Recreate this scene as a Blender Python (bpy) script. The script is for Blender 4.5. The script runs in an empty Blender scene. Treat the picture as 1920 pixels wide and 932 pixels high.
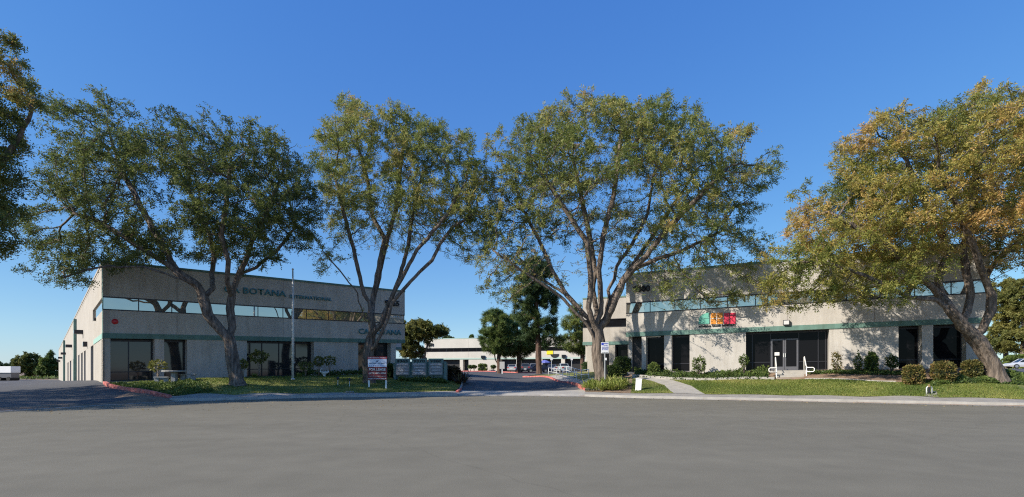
import bpy, bmesh, math, random
import numpy as np
from mathutils import Vector, Matrix, noise as mnoise
from mathutils.geometry import delaunay_2d_cdt
random.seed(7); RNG = np.random.default_rng(7)
S = bpy.context.scene; COL = S.collection
F, HY, EYE = 960.0, 695.0, 1.7          # focal length in photo pixels, horizon row, eye height
def at(px, py, d): return Vector(((px-960)/F*d, d, EYE-(py-HY)*d/F))
def gxy(px, d): return ((px-960)/F*d, d)

# ---------------------------------------------------------------- materials
MATS = {}
def mat(name, col, rough=.8, metal=0., var=None, vscale=3., bump=0., bscale=30., spec=.5, col2=None, stretch=None, detail=5.):
    if name in MATS: return MATS[name]
    m = bpy.data.materials.new(name); m.use_nodes = True; nt = m.node_tree; b = nt.nodes['Principled BSDF']
    b.inputs['Roughness'].default_value = rough; b.inputs['Metallic'].default_value = metal
    b.inputs['Specular IOR Level'].default_value = spec
    c = (*col, 1); b.inputs['Base Color'].default_value = c
    geo = nt.nodes.new('ShaderNodeTexCoord'); mp = nt.nodes.new('ShaderNodeMapping')
    nt.links.new(geo.outputs['Object'], mp.inputs[0])
    if stretch: mp.inputs['Scale'].default_value = stretch
    if var or col2:
        n = nt.nodes.new('ShaderNodeTexNoise'); n.inputs['Scale'].default_value = vscale; n.inputs['Detail'].default_value = detail
        nt.links.new(mp.outputs[0], n.inputs['Vector'])
        r = nt.nodes.new('ShaderNodeValToRGB'); r.color_ramp.elements[0].position = .32; r.color_ramp.elements[1].position = .68
        v = var or 0
        r.color_ramp.elements[0].color = (*(x*(1-v) for x in col), 1)
        r.color_ramp.elements[1].color = (*(x*(1+v) for x in (col2 or col)), 1)
        nt.links.new(n.outputs['Fac'], r.inputs[0]); nt.links.new(r.outputs[0], b.inputs['Base Color'])
    if bump:
        n = nt.nodes.new('ShaderNodeTexNoise'); n.inputs['Scale'].default_value = bscale; n.inputs['Detail'].default_value = 4
        nt.links.new(mp.outputs[0], n.inputs['Vector'])
        bp = nt.nodes.new('ShaderNodeBump'); bp.inputs['Strength'].default_value = bump; bp.inputs['Distance'].default_value = .05
        nt.links.new(n.outputs['Fac'], bp.inputs['Height']); nt.links.new(bp.outputs[0], b.inputs['Normal'])
    MATS[name] = m; return m
def leafmat(name, stops, trans=.35, rough=.55):
    m = bpy.data.materials.new(name); m.use_nodes = True; nt = m.node_tree; nt.nodes.clear()
    o = nt.nodes.new('ShaderNodeOutputMaterial'); at_ = nt.nodes.new('ShaderNodeAttribute'); at_.attribute_name = 'tint'
    r = nt.nodes.new('ShaderNodeValToRGB'); e = r.color_ramp.elements
    while len(e) < len(stops): e.new(.5)
    for i, (p, c) in enumerate(stops): e[i].position = p; e[i].color = (*c, 1)
    nt.links.new(at_.outputs['Fac'], r.inputs[0])
    b = nt.nodes.new('ShaderNodeBsdfPrincipled'); b.inputs['Roughness'].default_value = rough; b.inputs['Specular IOR Level'].default_value = .3
    t = nt.nodes.new('ShaderNodeBsdfTranslucent'); mx = nt.nodes.new('ShaderNodeMixShader'); mx.inputs[0].default_value = trans
    nt.links.new(r.outputs[0], b.inputs['Base Color']); nt.links.new(r.outputs[0], t.inputs['Color'])
    nt.links.new(b.outputs[0], mx.inputs[1]); nt.links.new(t.outputs[0], mx.inputs[2]); nt.links.new(mx.outputs[0], o.inputs[0])
    MATS[name] = m; return m
def asphalt(name, c, cracks=.0, sc=1.):
    m = bpy.data.materials.new(name); m.use_nodes = True; nt = m.node_tree; b = nt.nodes['Principled BSDF']; b.inputs['Roughness'].default_value = .9
    b.inputs['Specular IOR Level'].default_value = .25
    tc = nt.nodes.new('ShaderNodeTexCoord')
    def nz(s, d, st=None):
        n = nt.nodes.new('ShaderNodeTexNoise'); n.inputs['Scale'].default_value = s; n.inputs['Detail'].default_value = d
        if st:
            mp = nt.nodes.new('ShaderNodeMapping'); mp.inputs['Scale'].default_value = st
            nt.links.new(tc.outputs['Object'], mp.inputs[0]); nt.links.new(mp.outputs[0], n.inputs['Vector'])
        else: nt.links.new(tc.outputs['Object'], n.inputs['Vector'])
        return n
    a, g, l = nz(.18, 6, (.5, 1.6, 1)), nz(70, 3), nz(1.3, 8)
    def ramp(n, lo, hi, p0=.3, p1=.7):
        r = nt.nodes.new('ShaderNodeValToRGB'); r.color_ramp.elements[0].color = (lo, lo, lo, 1); r.color_ramp.elements[1].color = (hi, hi, hi, 1)
        r.color_ramp.elements[0].position = p0; r.color_ramp.elements[1].position = p1
        nt.links.new(n.outputs['Fac'], r.inputs[0]); return r
    def mul(x, y):
        k = nt.nodes.new('ShaderNodeMix'); k.data_type = 'RGBA'; k.blend_type = 'MULTIPLY'; k.inputs[0].default_value = 1
        nt.links.new(x.outputs[0] if x.bl_idname != 'ShaderNodeMix' else x.outputs[2], k.inputs[6])
        nt.links.new(y.outputs[0], k.inputs[7]); return k
    base = nt.nodes.new('ShaderNodeRGB'); base.outputs[0].default_value = (*c, 1)
    k = mul(mul(mul(base, ramp(a, .9, 1.08)), ramp(g, .8, 1.2)), ramp(l, .93, 1.07))
    if cracks:
        v = nt.nodes.new('ShaderNodeTexVoronoi'); v.feature = 'DISTANCE_TO_EDGE'; v.inputs['Scale'].default_value = .16
        w = nz(1.2, 5); mm = nt.nodes.new('ShaderNodeMix'); mm.data_type = 'VECTOR'; mm.inputs[0].default_value = .35
        nt.links.new(tc.outputs['Object'], mm.inputs[4]); nt.links.new(w.outputs['Color'], mm.inputs[5]); nt.links.new(mm.outputs[1], v.inputs['Vector'])
        r = nt.nodes.new('ShaderNodeValToRGB'); r.color_ramp.elements[0].color = (1-cracks,)*3+(1,); r.color_ramp.elements[1].color = (1, 1, 1, 1)
        r.color_ramp.elements[0].position = .0; r.color_ramp.elements[1].position = .004
        nt.links.new(v.outputs['Distance'], r.inputs[0]); k = mul(k, r)
    nt.links.new(k.outputs[2], b.inputs['Base Color'])
    bp = nt.nodes.new('ShaderNodeBump'); bp.inputs['Strength'].default_value = .35; bp.inputs['Distance'].default_value = .01
    nt.links.new(g.outputs['Fac'], bp.inputs['Height']); nt.links.new(bp.outputs[0], b.inputs['Normal'])
    MATS[name] = m; return m
def glassmat(name, col, metal, rough=.03, wob=.0, spec=.5):
    m = mat(name, col, rough, metal, spec=spec)
    if wob:
        nt = m.node_tree; n = nt.nodes.new('ShaderNodeTexNoise'); n.inputs['Scale'].default_value = 1.1; n.inputs['Detail'].default_value = 1
        bp = nt.nodes.new('ShaderNodeBump'); bp.inputs['Strength'].default_value = wob; bp.inputs['Distance'].default_value = .02
        g = nt.nodes.new('ShaderNodeNewGeometry'); nt.links.new(g.outputs['Position'], n.inputs['Vector'])
        nt.links.new(n.outputs['Fac'], bp.inputs['Height']); nt.links.new(bp.outputs[0], nt.nodes['Principled BSDF'].inputs['Normal'])
    return m
M_STREET = asphalt('street_asphalt', (.175, .162, .125), .1)
M_LOT = asphalt('lot_asphalt', (.095, .095, .1), .25)
M_CONC = mat('concrete', (.31, .29, .26), .9, var=.16, vscale=1.6, bump=.2, bscale=40)
M_WALK = mat('walk_concrete', (.37, .35, .315), .9, var=.12, vscale=2.2, bump=.2, bscale=40)
M_STUC = mat('stucco', (.49, .465, .43), .95, var=.07, vscale=.9, bump=.2, bscale=14)
def speckle(m, sc=26, amt=.2):
    nt = m.node_tree; b = nt.nodes['Principled BSDF']; src = b.inputs['Base Color'].links[0].from_socket
    n = nt.nodes.new('ShaderNodeTexNoise'); n.inputs['Scale'].default_value = sc; n.inputs['Detail'].default_value = 3
    g = nt.nodes.new('ShaderNodeTexCoord'); nt.links.new(g.outputs['Object'], n.inputs['Vector'])
    r = nt.nodes.new('ShaderNodeValToRGB'); r.color_ramp.elements[0].position = .35; r.color_ramp.elements[1].position = .65
    r.color_ramp.elements[0].color = (1-amt,)*3+(1,); r.color_ramp.elements[1].color = (1+amt*.6,)*3+(1,)
    k = nt.nodes.new('ShaderNodeMix'); k.data_type = 'RGBA'; k.blend_type = 'MULTIPLY'; k.inputs[0].default_value = 1
    nt.links.new(n.outputs['Fac'], r.inputs[0]); nt.links.new(src, k.inputs[6]); nt.links.new(r.outputs[0], k.inputs[7])
    nt.links.new(k.outputs[2], b.inputs['Base Color'])
speckle(M_STUC, 22, .09)
def streaks(m, amt=.09):
    nt = m.node_tree; b = nt.nodes['Principled BSDF']; src = b.inputs['Base Color'].links[0].from_socket
    g = nt.nodes.new('ShaderNodeTexCoord'); mp = nt.nodes.new('ShaderNodeMapping'); mp.inputs['Scale'].default_value = (1, 1, .12)
    n = nt.nodes.new('ShaderNodeTexNoise'); n.inputs['Scale'].default_value = 2.2; n.inputs['Detail'].default_value = 7; n.inputs['Roughness'].default_value = .65
    nt.links.new(g.outputs['Object'], mp.inputs[0]); nt.links.new(mp.outputs[0], n.inputs['Vector'])
    r = nt.nodes.new('ShaderNodeValToRGB'); r.color_ramp.elements[0].position = .36; r.color_ramp.elements[1].position = .6
    r.color_ramp.elements[0].color = (1-amt*1.2, 1-amt*1.3, 1-amt*1.5, 1); r.color_ramp.elements[1].color = (1+amt*.3,)*3+(1,)
    k = nt.nodes.new('ShaderNodeMix'); k.data_type = 'RGBA'; k.blend_type = 'MULTIPLY'; k.inputs[0].default_value = 1
    nt.links.new(n.outputs['Fac'], r.inputs[0]); nt.links.new(src, k.inputs[6]); nt.links.new(r.outputs[0], k.inputs[7]); nt.links.new(k.outputs[2], b.inputs['Base Color'])
streaks(M_STUC, .1)
M_PALE = mat('pale_stucco', (.42, .39, .345), .95, var=.06, vscale=.8, bump=.3, bscale=14)
M_TEAL = mat('teal_paint', (.115, .215, .185), .7, var=.12, vscale=2)
streaks(M_PALE, .08); streaks(M_TEAL, .15)
M_TEALD = mat('teal_letters', (.045, .20, .245), .5)
M_BLACK = mat('black_paint', (.015, .015, .017), .5)
M_ALU = mat('dark_bronze', (.035, .035, .042), .4, .4)
M_GREYF = mat('grey_frame', (.14, .14, .155), .45, .4)
M_STEEL = mat('galvanised', (.62, .64, .63), .5, .2, var=.1, vscale=6)
M_WHITE = mat('white_paint', (.78, .78, .76), .55, var=.05, vscale=4)
M_PIPEW = mat('white_rail', (.85, .84, .8), .5)
M_RED = mat('red_curb', (.42, .07, .06), .85, var=.3, vscale=7, col2=(.55, .2, .17))
M_SIGNR = mat('maroon', (.15, .01, .018), .5)
M_SIGNT = mat('sign_red', (.42, .03, .04), .5)
M_SIGNB = mat('sign_white', (.62, .7, .82), .5)
M_BLUE = mat('sign_blue', (.03, .06, .45), .5)
M_MON = mat('monument_teal', (.14, .215, .2), .8, var=.15, vscale=5)
M_MONP = mat('monument_panel', (.24, .235, .25), .6, var=.1, vscale=4)
M_MONT = mat('monument_text', (.85, .83, .85), .6)
M_STONE = mat('bench_concrete', (.33, .33, .32), .9, var=.15, vscale=8, bump=.2)
M_ROOF = mat('roof_gravel', (.3, .29, .27), .95, var=.1, vscale=3)
M_ORANGE = mat('logo_orange', (.7, .26, .03), .5); M_LRED = mat('logo_red', (.6, .03, .07), .5); M_LTEAL = mat('logo_green', (.13, .42, .33), .5)
M_YEL = mat('yellow_sign', (.85, .68, .02), .5); M_BELL = mat('bell_red', (.55, .02, .03), .35)
M_UMB = mat('umbrella_cloth', (.13, .15, .42), .8)
M_DIRT = mat('bare_earth', (.23, .155, .105), .95, var=.3, vscale=1.5, bump=.5, bscale=12)
M_MULCH = mat('mulch', (.24, .165, .11), .95, var=.35, vscale=5, bump=.8, bscale=16)
M_LAWN = mat('lawn_soil', (.13, .175, .042), .95, var=.3, vscale=.45, bump=.6, bscale=28, col2=(.23, .22, .065), detail=8)
M_DRYL = mat('dry_lawn', (.2, .17, .075), .95, var=.3, vscale=.8, bump=.6, bscale=28, col2=(.12, .14, .04), detail=8)
M_BARK = mat('bark', (.085, .066, .052), .95, var=.35, vscale=3.2, bump=1., bscale=9, stretch=(2.5, 2.5, .45), col2=(.175, .14, .112))
M_BARKP = mat('pine_bark', (.11, .068, .052), .95, var=.35, vscale=3, bump=1., bscale=5, stretch=(2, 2, .6))
M_TYRE = mat('tyre', (.02, .02, .02), .8); M_RIM = mat('rim', (.5, .5, .52), .3, .8); M_TAIL = mat('tail_light', (.5, .01, .01), .3)
M_PLATE = mat('number_plate', (.6, .6, .6), .5); M_LINE = mat('lane_paint', (.7, .7, .68), .8, var=.15, vscale=6)
G_MIR = glassmat('mirror_glass', (.60, .575, .50), .85, .015, .12)
G_DARK = glassmat('dark_glass', (.008, .008, .010), 0., .03, .05, .09)
G_BLIND = glassmat('blinds_glass', (.028, .029, .031), 0., .05, .05, .7)
G_CAR = glassmat('car_glass', (.02, .025, .03), 0., .03)
TIPU = leafmat('leaf_green', [(0, (.08, .125, .04)), (.45, (.22, .26, .07)), (.8, (.38, .37, .11)), (1, (.55, .36, .15))], .45)
TIPD = leafmat('leaf_dark_green', [(0, (.06, .09, .032)), (.5, (.15, .185, .052)), (.9, (.28, .28, .075)), (1, (.42, .28, .1))], .45)
TIPY = leafmat('leaf_bronze', [(0, (.09, .14, .035)), (.4, (.26, .28, .065)), (.75, (.45, .37, .10)), (1, (.62, .40, .15))], .45)
PINE = leafmat('needle_green', [(0, (.05, .09, .03)), (.5, (.12, .18, .05)), (1, (.22, .26, .07))], .35)
PINED = leafmat('needle_dark', [(0, (.03, .06, .026)), (.6, (.065, .11, .038)), (1, (.13, .17, .05))], .3)
BROAD = leafmat('leaf_broad', [(0, (.07, .095, .025)), (.5, (.15, .165, .045)), (1, (.28, .26, .075))], .35)
BUSHM = leafmat('leaf_bush', [(0, (.03, .055, .018)), (.5, (.075, .12, .03)), (1, (.16, .21, .05))], .3)
BUSHR = leafmat('leaf_bush_bronze', [(0, (.05, .065, .02)), (.5, (.16, .15, .045)), (1, (.38, .22, .09))], .3)
STRAP = leafmat('leaf_strap', [(0, (.12, .16, .03)), (.5, (.3, .36, .08)), (1, (.55, .52, .2))], .3)
GREYL = leafmat('leaf_grey', [(0, (.12, .14, .10)), (1, (.24, .26, .2))], .2)
GRASS = leafmat('grass_blade', [(0, (.10, .15, .03)), (.6, (.19, .235, .05)), (1, (.36, .34, .11))], .3)
REDB = leafmat('leaf_red', [(0, (.05, .03, .02)), (.6, (.10, .06, .03)), (1, (.16, .14, .05))], .2)

# ---------------------------------------------------------------- object helpers
class MB:
    def __init__(s): s.v = []; s.f = []
    def quad8(s, p):
        n = len(s.v); s.v += [tuple(q) for q in p]
        s.f += [tuple(n+i for i in q) for q in ((0,3,2,1),(4,5,6,7),(0,1,5,4),(1,2,6,5),(2,3,7,6),(3,0,4,7))]
    def box(s, x0, x1, y0, y1, z0, z1): s.quad8([(x0,y0,z0),(x1,y0,z0),(x1,y1,z0),(x0,y1,z0),(x0,y0,z1),(x1,y0,z1),(x1,y1,z1),(x0,y1,z1)])
    def tube(s, pts, r, n=8, caps=True, rough=0.):
        pts = [Vector(p) for p in pts]; rr = r if isinstance(r, (list, tuple)) else [r]*len(pts)
        base = len(s.v); ref = None
        for i, p in enumerate(pts):
            t = (pts[min(i+1, len(pts)-1)]-pts[max(i-1, 0)]).normalized()
            if ref is None: ref = t.orthogonal().normalized()
            ref = (ref-t*ref.dot(t)); ref = ref.normalized() if ref.length > 1e-6 else t.orthogonal().normalized()
            b = t.cross(ref)
            for k in range(n):
                a = 2*math.pi*k/n; q = rr[i]
                if rough: q *= 1+rough*(mnoise.noise(Vector((math.cos(a)*2.6+p.x, math.sin(a)*2.6, p.z*.55)))*1.1+.6*mnoise.noise(Vector((math.cos(a)*6, math.sin(a)*6+p.x, p.z*1.6))))
                s.v.append(tuple(p+(ref*math.cos(a)+b*math.sin(a))*q))
        for i in range(len(pts)-1):
            for k in range(n):
                a, b2 = base+i*n+k, base+i*n+(k+1) % n
                s.f.append((a, b2, b2+n, a+n))
        if caps:
            s.f.append(tuple(base+k for k in range(n))[::-1]); s.f.append(tuple(base+(len(pts)-1)*n+k for k in range(n)))
    def lathe(s, prof, n=16, c=(0, 0, 0)):
        base = len(s.v)
        for r, z in prof:
            for k in range(n):
                a = 2*math.pi*k/n; s.v.append((c[0]+r*math.cos(a), c[1]+r*math.sin(a), c[2]+z))
        for i in range(len(prof)-1):
            for k in range(n):
                a, b2 = base+i*n+k, base+i*n+(k+1) % n; s.f.append((a, b2, b2+n, a+n))
        s.f.append(tuple(base+k for k in range(n))[::-1]); s.f.append(tuple(base+(len(prof)-1)*n+k for k in range(n)))
    def poly(s, pts):
        n = len(s.v); s.v += [tuple(p) for p in pts]; s.f.append(tuple(range(n, n+len(pts))))
    def build(s, name, m, parent=None, smooth=False, bevel=0):
        me = bpy.data.meshes.new(name); me.from_pydata(s.v, [], s.f); me.materials.append(m); me.update()
        if bevel:
            bm = bmesh.new(); bm.from_mesh(me)
            bmesh.ops.bevel(bm, geom=bm.edges[:], offset=bevel, segments=2, affect='EDGES', profile=.6); bm.to_mesh(me); bm.free()
        if smooth: me.shade_smooth()
        return link(name, me, parent)
def link(name, me, parent=None):
    o = bpy.data.objects.new(name, me); COL.objects.link(o)
    if parent: o.parent = parent
    return o
def tag(o, label=None, cat=None, group=None, kind=None):
    if label: o['label'] = label
    if cat: o['category'] = cat
    if group: o['group'] = group
    if kind: o['kind'] = kind
    return o
def thing(name, loc, label, cat, group=None, rz=0):
    o = bpy.data.objects.new(name, None); o.empty_display_size = .3; COL.objects.link(o); o.location = loc; o.rotation_euler.z = rz
    return tag(o, label, cat, group)
def copy_tree(o, parent=None):
    c = o.copy(); COL.objects.link(c); c.parent = parent
    for ch in list(o.children): copy_tree(ch, c)
    return c
def arrmesh(name, V, nq, m, tint=None, smooth=False):
    """V: (N,3); faces are consecutive groups of nq vertices"""
    V = np.asarray(V, np.float32).reshape(-1, 3); nf = len(V)//nq
    me = bpy.data.meshes.new(name); me.vertices.add(len(V)); me.vertices.foreach_set('co', V.ravel())
    me.loops.add(len(V)); me.loops.foreach_set('vertex_index', np.arange(len(V), dtype=np.int32))
    me.polygons.add(nf); me.polygons.foreach_set('loop_start', np.arange(0, len(V), nq, dtype=np.int32))
    me.polygons.foreach_set('loop_total', np.full(nf, nq, np.int32)); me.materials.append(m)
    me.update(calc_edges=True)
    if tint is not None:
        a = me.attributes.new('tint', 'FLOAT', 'FACE'); a.data.foreach_set('value', np.asarray(tint, np.float32))
    return me
def txt(name, s, parent, origin, tdir, up, width, height, m, ext=.02, bold=.0):
    """lettering: lower-left corner at origin, reading along tdir, fitted to width x height"""
    cu = bpy.data.curves.new(name, 'FONT'); cu.body = s; cu.size = 1; cu.offset = bold; cu.resolution_u = 2
    tmp = bpy.data.objects.new('tmp', cu); COL.objects.link(tmp)
    dg = bpy.context.evaluated_depsgraph_get(); dg.update()
    me = bpy.data.meshes.new_from_object(tmp.evaluated_get(dg)); bpy.data.objects.remove(tmp); bpy.data.curves.remove(cu)
    me.name = name
    n = len(me.vertices); co = np.empty(n*3); me.vertices.foreach_get('co', co); co = co.reshape(-1, 3)
    lo, hi = co.min(0), co.max(0); sc = np.array([width/(hi[0]-lo[0]), height/(hi[1]-lo[1])])
    t, u = Vector(tdir).normalized(), Vector(up).normalized(); nn = t.cross(u).normalized()
    q = (co[:, :2]-lo[:2])*sc
    W = np.array(origin)+q[:, :1]*np.array(t)+q[:, 1:2]*np.array(u)
    bm = bmesh.new(); me.vertices.foreach_set('co', W.ravel()); bm.from_mesh(me)
    if ext:
        r = bmesh.ops.extrude_face_region(bm, geom=bm.faces[:])
        for v in r['geom']:
            if isinstance(v, bmesh.types.BMVert): v.co += nn*ext
    bm.to_mesh(me); bm.free(); me.materials.clear(); me.materials.append(m)
    return link(name, me, parent)

# ---------------------------------------------------------------- terrain
YB = [(-3000,1010),(-1200,868),(-400,800),(0,772),(100,766),(200,760),(318,753.5),(440,751),(560,747),(680,745),(780,743.6),(869,743),(986,743),(1100,744.5),(1200,747.4),(1480,753),(1920,762.7),(2600,778),(5000,832)]
YT = [(-3000,960),(-1200,840),(-400,780),(0,752),(100,748),(200,745),(318,743),(440,742.5),(560,739.5),(680,737.6),(780,735.5),(869,733.5),(986,733),(1100,735.5),(1200,738.3),(1480,743),(1920,750),(2600,762),(5000,800)]
def lerp(tab, x): return float(np.interp(x, [a for a, b in tab], [b for a, b in tab]))
def dg(px): return EYE*F/(lerp(YB, px)-HY)
def dl(px): return (EYE-.15)*F/(lerp(YT, px)-HY)
CP = []   # (px, depth, z)
def cp(px, py, d): CP.append((px, d, EYE-(py-HY)*d/F))
def cz(px, d, z): CP.append((px, d, z))
for p in (-600,-200,0,120,200,318,440,560,680,780,869,930,986,1050,1100,1200,1340,1480,1620,1760,1920,2300): cz(p, dg(p)+.65, .13); cz(p, dl(p), .15)
for a in [(190,718,34.2),(110,712,140),(0,712,150),(-400,712,150),(150,713.5,58),(60,716,60),(0,740,28.8),(0,725,43),(0,718,70),(-300,740,28),(-300,722,60),(198,725,32),(260,733,29.5),(120,735,30.5),(318,741,31.2),
          (300,712,35.2),(380,710,37),(440,708,39.5),(440,720,33.6),(350,724,32.5),(560,704,43.6),(560,716,38),(549,712,39.2),(700,701,48),(697,718,40),(700,729,37.6),(759,699,51),(600,726,36),
          (790,713,43.2),(740,716,42),(840,712,45),(868,727,42),(866,712,49),(862,697.7,85),(800,698,80),(700,697,90),(900,718,46),(900,708,52),(900,700.5,68),(950,698,96),(870,696.5,128),(1010,696.5,120),(1130,696,116),
          (1093,731,39.5),(1060,718,46),(1035,710.5,53),(1009,707,60),(982,707.5,62),(930,702,75),(1010,703,68),(985,697.6,99),(1050,699,94),(1090,697,78),(960,710,58),
          (1128,717,39.5),(1104,713,48),(1140,704,50),(1090,697,57),(1170,697,54),(1174,698.5,43),(1195,733,36.4),(1190,711,40.5),(1260,712,39.6),(1340,712,38),(1480,712,35.4),(1600,713,33.2),(1680,716,32.2),
          (1260,727,36.2),(1480,727,33),(1400,697,38.8),(1240,698,42),(1555,694.5,36.4),(1700,693,34.6),(1856,692,32.6),(1715,720,31),(1820,716,30.6),(1868,713,31),(1900,722,30.5),(1750,732,29.6),(1900,706,41),(1900,700,55),
          (1900,691,76),(1980,690,80),(1980,712,33),(2300,716,32),(2300,695,80),(1900,690,140),(1400,695,120),(1300,697,80),(2300,690,140),(400,705,140),(760,697,140),(500,706,80)]: cp(*a)
CPA = np.array(CP)
def uv(px, d): return np.stack([(np.asarray(px)-960)/960*3.2, np.log(np.asarray(d))*3.0], -1)
def tpsk(r2): return np.where(r2 > 1e-12, r2*np.log(r2+1e-12), 0)
_U = uv(CPA[:, 0], CPA[:, 1]); _n = len(_U)
_K = tpsk(((_U[:, None]-_U[None])**2).sum(-1))+np.eye(_n)*.02
_P = np.c_[np.ones(_n), _U]; _A = np.zeros((_n+3, _n+3)); _A[:_n, :_n] = _K; _A[:_n, _n:] = _P; _A[_n:, :_n] = _P.T
_W = np.linalg.solve(_A, np.r_[CPA[:, 2], 0, 0, 0])
def zg(X, Y):
    X, Y = np.atleast_1d(np.asarray(X, float)), np.atleast_1d(np.asarray(Y, float))
    Yc = np.maximum(Y, 2.); px = 960+960*X/Yc; pc = np.clip(px, -700, 2500); dd = np.clip(Yc, 15, 170)
    q = uv(pc, dd); out = np.empty(len(q))
    for i in range(0, len(q), 20000):
        b = q[i:i+20000]; out[i:i+20000] = tpsk(((b[:, None]-_U[None])**2).sum(-1))@_W[:_n]+_W[_n]+b@_W[_n+1:]
    g = np.interp(px, [a for a, b in YB], [b for a, b in YB]); g = EYE*F/(g-HY)
    ramp = np.clip((Y-g-.5)/.12, 0, 1)
    far = np.clip((Y-170)/120, 0, 1); out = out*(1-far)-1.5*far
    return np.where(Y < 3, 0, out*ramp)
def Z(x, y): return float(zg([x], [y])[0])
def ground_at(px, d):
    x, y = gxy(px, d); return Vector((x, y, Z(x, y)))
def patch(name, pts, m, off, step=1.0, kind='structure', zf=None, parent=None, inner=True):
    """a sheet laid on the terrain inside an outline (px, depth)"""
    P = [Vector(gxy(*p)) for p in pts]; B = []
    for i, a in enumerate(P):
        b = P[(i+1) % len(P)]; k = max(1, int((b-a).length/step))
        B += [a.lerp(b, j/k) for j in range(k)]
    xs, ys = [p.x for p in B], [p.y for p in B]
    def inside(x, y):
        c = False; j = len(P)-1
        for i in range(len(P)):
            if (P[i].y > y) != (P[j].y > y) and x < (P[j].x-P[i].x)*(y-P[i].y)/(P[j].y-P[i].y)+P[i].x: c = not c
            j = i
        return c
    pts2 = list(B)
    if inner:
        for x in np.arange(min(xs), max(xs), step):
            for y in np.arange(min(ys), max(ys), step):
                if inside(x, y): pts2.append(Vector((x+random.uniform(-.1, .1)*step, y+random.uniform(-.1, .1)*step)))
    n = len(B); r = delaunay_2d_cdt(pts2, [(i, (i+1) % n) for i in range(n)], [list(range(n))], 1, 1e-4)
    V = np.array([(v.x, v.y) for v in r[0]]); zz = zg(V[:, 0], V[:, 1])+off
    me = bpy.data.meshes.new(name); me.from_pydata([(a[0], a[1], z) for a, z in zip(V, zz)], [], [tuple(f) for f in r[2]])
    me.materials.append(m); me.update()
    bm = bmesh.new(); bm.from_mesh(me); bmesh.ops.recalc_face_normals(bm, faces=bm.faces)
    if sum(f.normal.z for f in bm.faces) < 0: bmesh.ops.reverse_faces(bm, faces=bm.faces)
    bm.to_mesh(me); bm.free(); me.shade_smooth()
    o = link(name, me, parent)
    if kind: o['kind'] = kind
    return o
def scatter_in(pts, n):
    P = [gxy(*p) for p in pts]; xs = [p[0] for p in P]; ys = [p[1] for p in P]; out = []
    X = RNG.uniform(min(xs), max(xs), n*4); Y = RNG.uniform(min(ys), max(ys), n*4); c = np.zeros(len(X), bool); j = len(P)-1
    for i in range(len(P)):
        t = ((P[i][1] > Y) != (P[j][1] > Y)) & (X < (P[j][0]-P[i][0])*(Y-P[i][1])/(P[j][1]-P[i][1]+1e-12)+P[i][0]); c ^= t; j = i
    X, Y = X[c][:n], Y[c][:n]; return X, Y, zg(X, Y)
# base ground: one sheet to the horizon
def base_ground():
    pxs = np.r_[np.arange(-3000, -600, 200), np.arange(-600, 2500, 30), np.arange(2500, 5000, 250)]; V = []; rows = []
    for p in pxs:
        d0 = dg(p)+.3; ds = np.r_[d0, d0+.35, d0+.9, np.geomspace(d0+1.5, 200, 60), 260, 400, 800, 3000]; rows.append(len(ds))
        for d in ds: V.append(gxy(p, d))
    V = np.array(V); off = np.where(V[:, 1] < 30, .04, .07); z = zg(V[:, 0], V[:, 1])-off; n = rows[0]; fc = []
    for i in range(len(pxs)-1):
        for j in range(n-1): a = i*n+j; fc.append((a, a+n, a+n+1, a+1))
    k = len(V); vs = [(a[0], a[1], b) for a, b in zip(V, z)]
    vs += [(-3000, -800, -.05), (3000, -800, -.05), (3000, 6, -.05), (-3000, 6, -.05)]; fc.append((k, k+1, k+2, k+3))
    me = bpy.data.meshes.new('ground'); me.from_pydata(vs, [], fc); me.materials.append(M_DIRT); me.update(); me.shade_smooth()
    link('ground', me)['kind'] = 'structure'
base_ground()
# street: flat sheet up to the gutter
def street():
    b = [gxy(p, dg(p)) for p in list(range(-3000, -400, 400))+list(range(-400, 2601, 25))+[3000, 4000, 5000]]
    v = [(x, y, 0) for x, y in b]; n = len(v); v += [(x*1.0, -70, 0) for x, y in b]; fc = []
    for i in range(n-1): fc.append((i, i+n, i+n+1, i+1))
    me = bpy.data.meshes.new('street'); me.from_pydata(v, [], [f for f in fc]); me.materials.append(M_STREET); me.update()
    bm = bmesh.new(); bm.from_mesh(me)
    for f in bm.faces:
        if f.normal.z < 0: f.normal_flip()
    bm.to_mesh(me); bm.free(); link('street', me)['kind'] = 'structure'
street()
def rng(a, b, s=20): return list(np.arange(a, b, s))+[b]
# gutter, kerb and pavement strip along the whole street
def strip(name, p0, p1, f0, f1, z0, z1, m, kind='structure', skirt=0.):
    v = []; fc = []
    for p in rng(p0, p1, 12):
        a, b = gxy(p, f0(p)), gxy(p, f1(p)); v += [(a[0], a[1], z0(a)-skirt), (a[0], a[1], z0(a)), (b[0], b[1], z1(b)), (b[0], b[1], z1(b)-skirt)]
    for i in range(len(v)//4-1):
        a = i*4
        for j in ((0, 1), (1, 2), (2, 3)) if skirt else ((1, 2),): fc.append((a+j[0], a+4+j[0], a+4+j[1], a+j[1]))
    me = bpy.data.meshes.new(name); me.from_pydata(v, [], [f[::-1] for f in fc]); me.materials.append(m); me.update()
    bm = bmesh.new(); bm.from_mesh(me); bmesh.ops.recalc_face_normals(bm, faces=bm.faces)
    if sum(f.normal.z*f.calc_area() for f in bm.faces) < 0: bmesh.ops.reverse_faces(bm, faces=bm.faces)
    bm.to_mesh(me); bm.free()
    o = link(name, me); o['kind'] = kind; return o
strip('gutter', -700, 2500, lambda p: dg(p)-.02, lambda p: dg(p)+.5, lambda a: .006, lambda a: .006, M_CONC)
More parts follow.
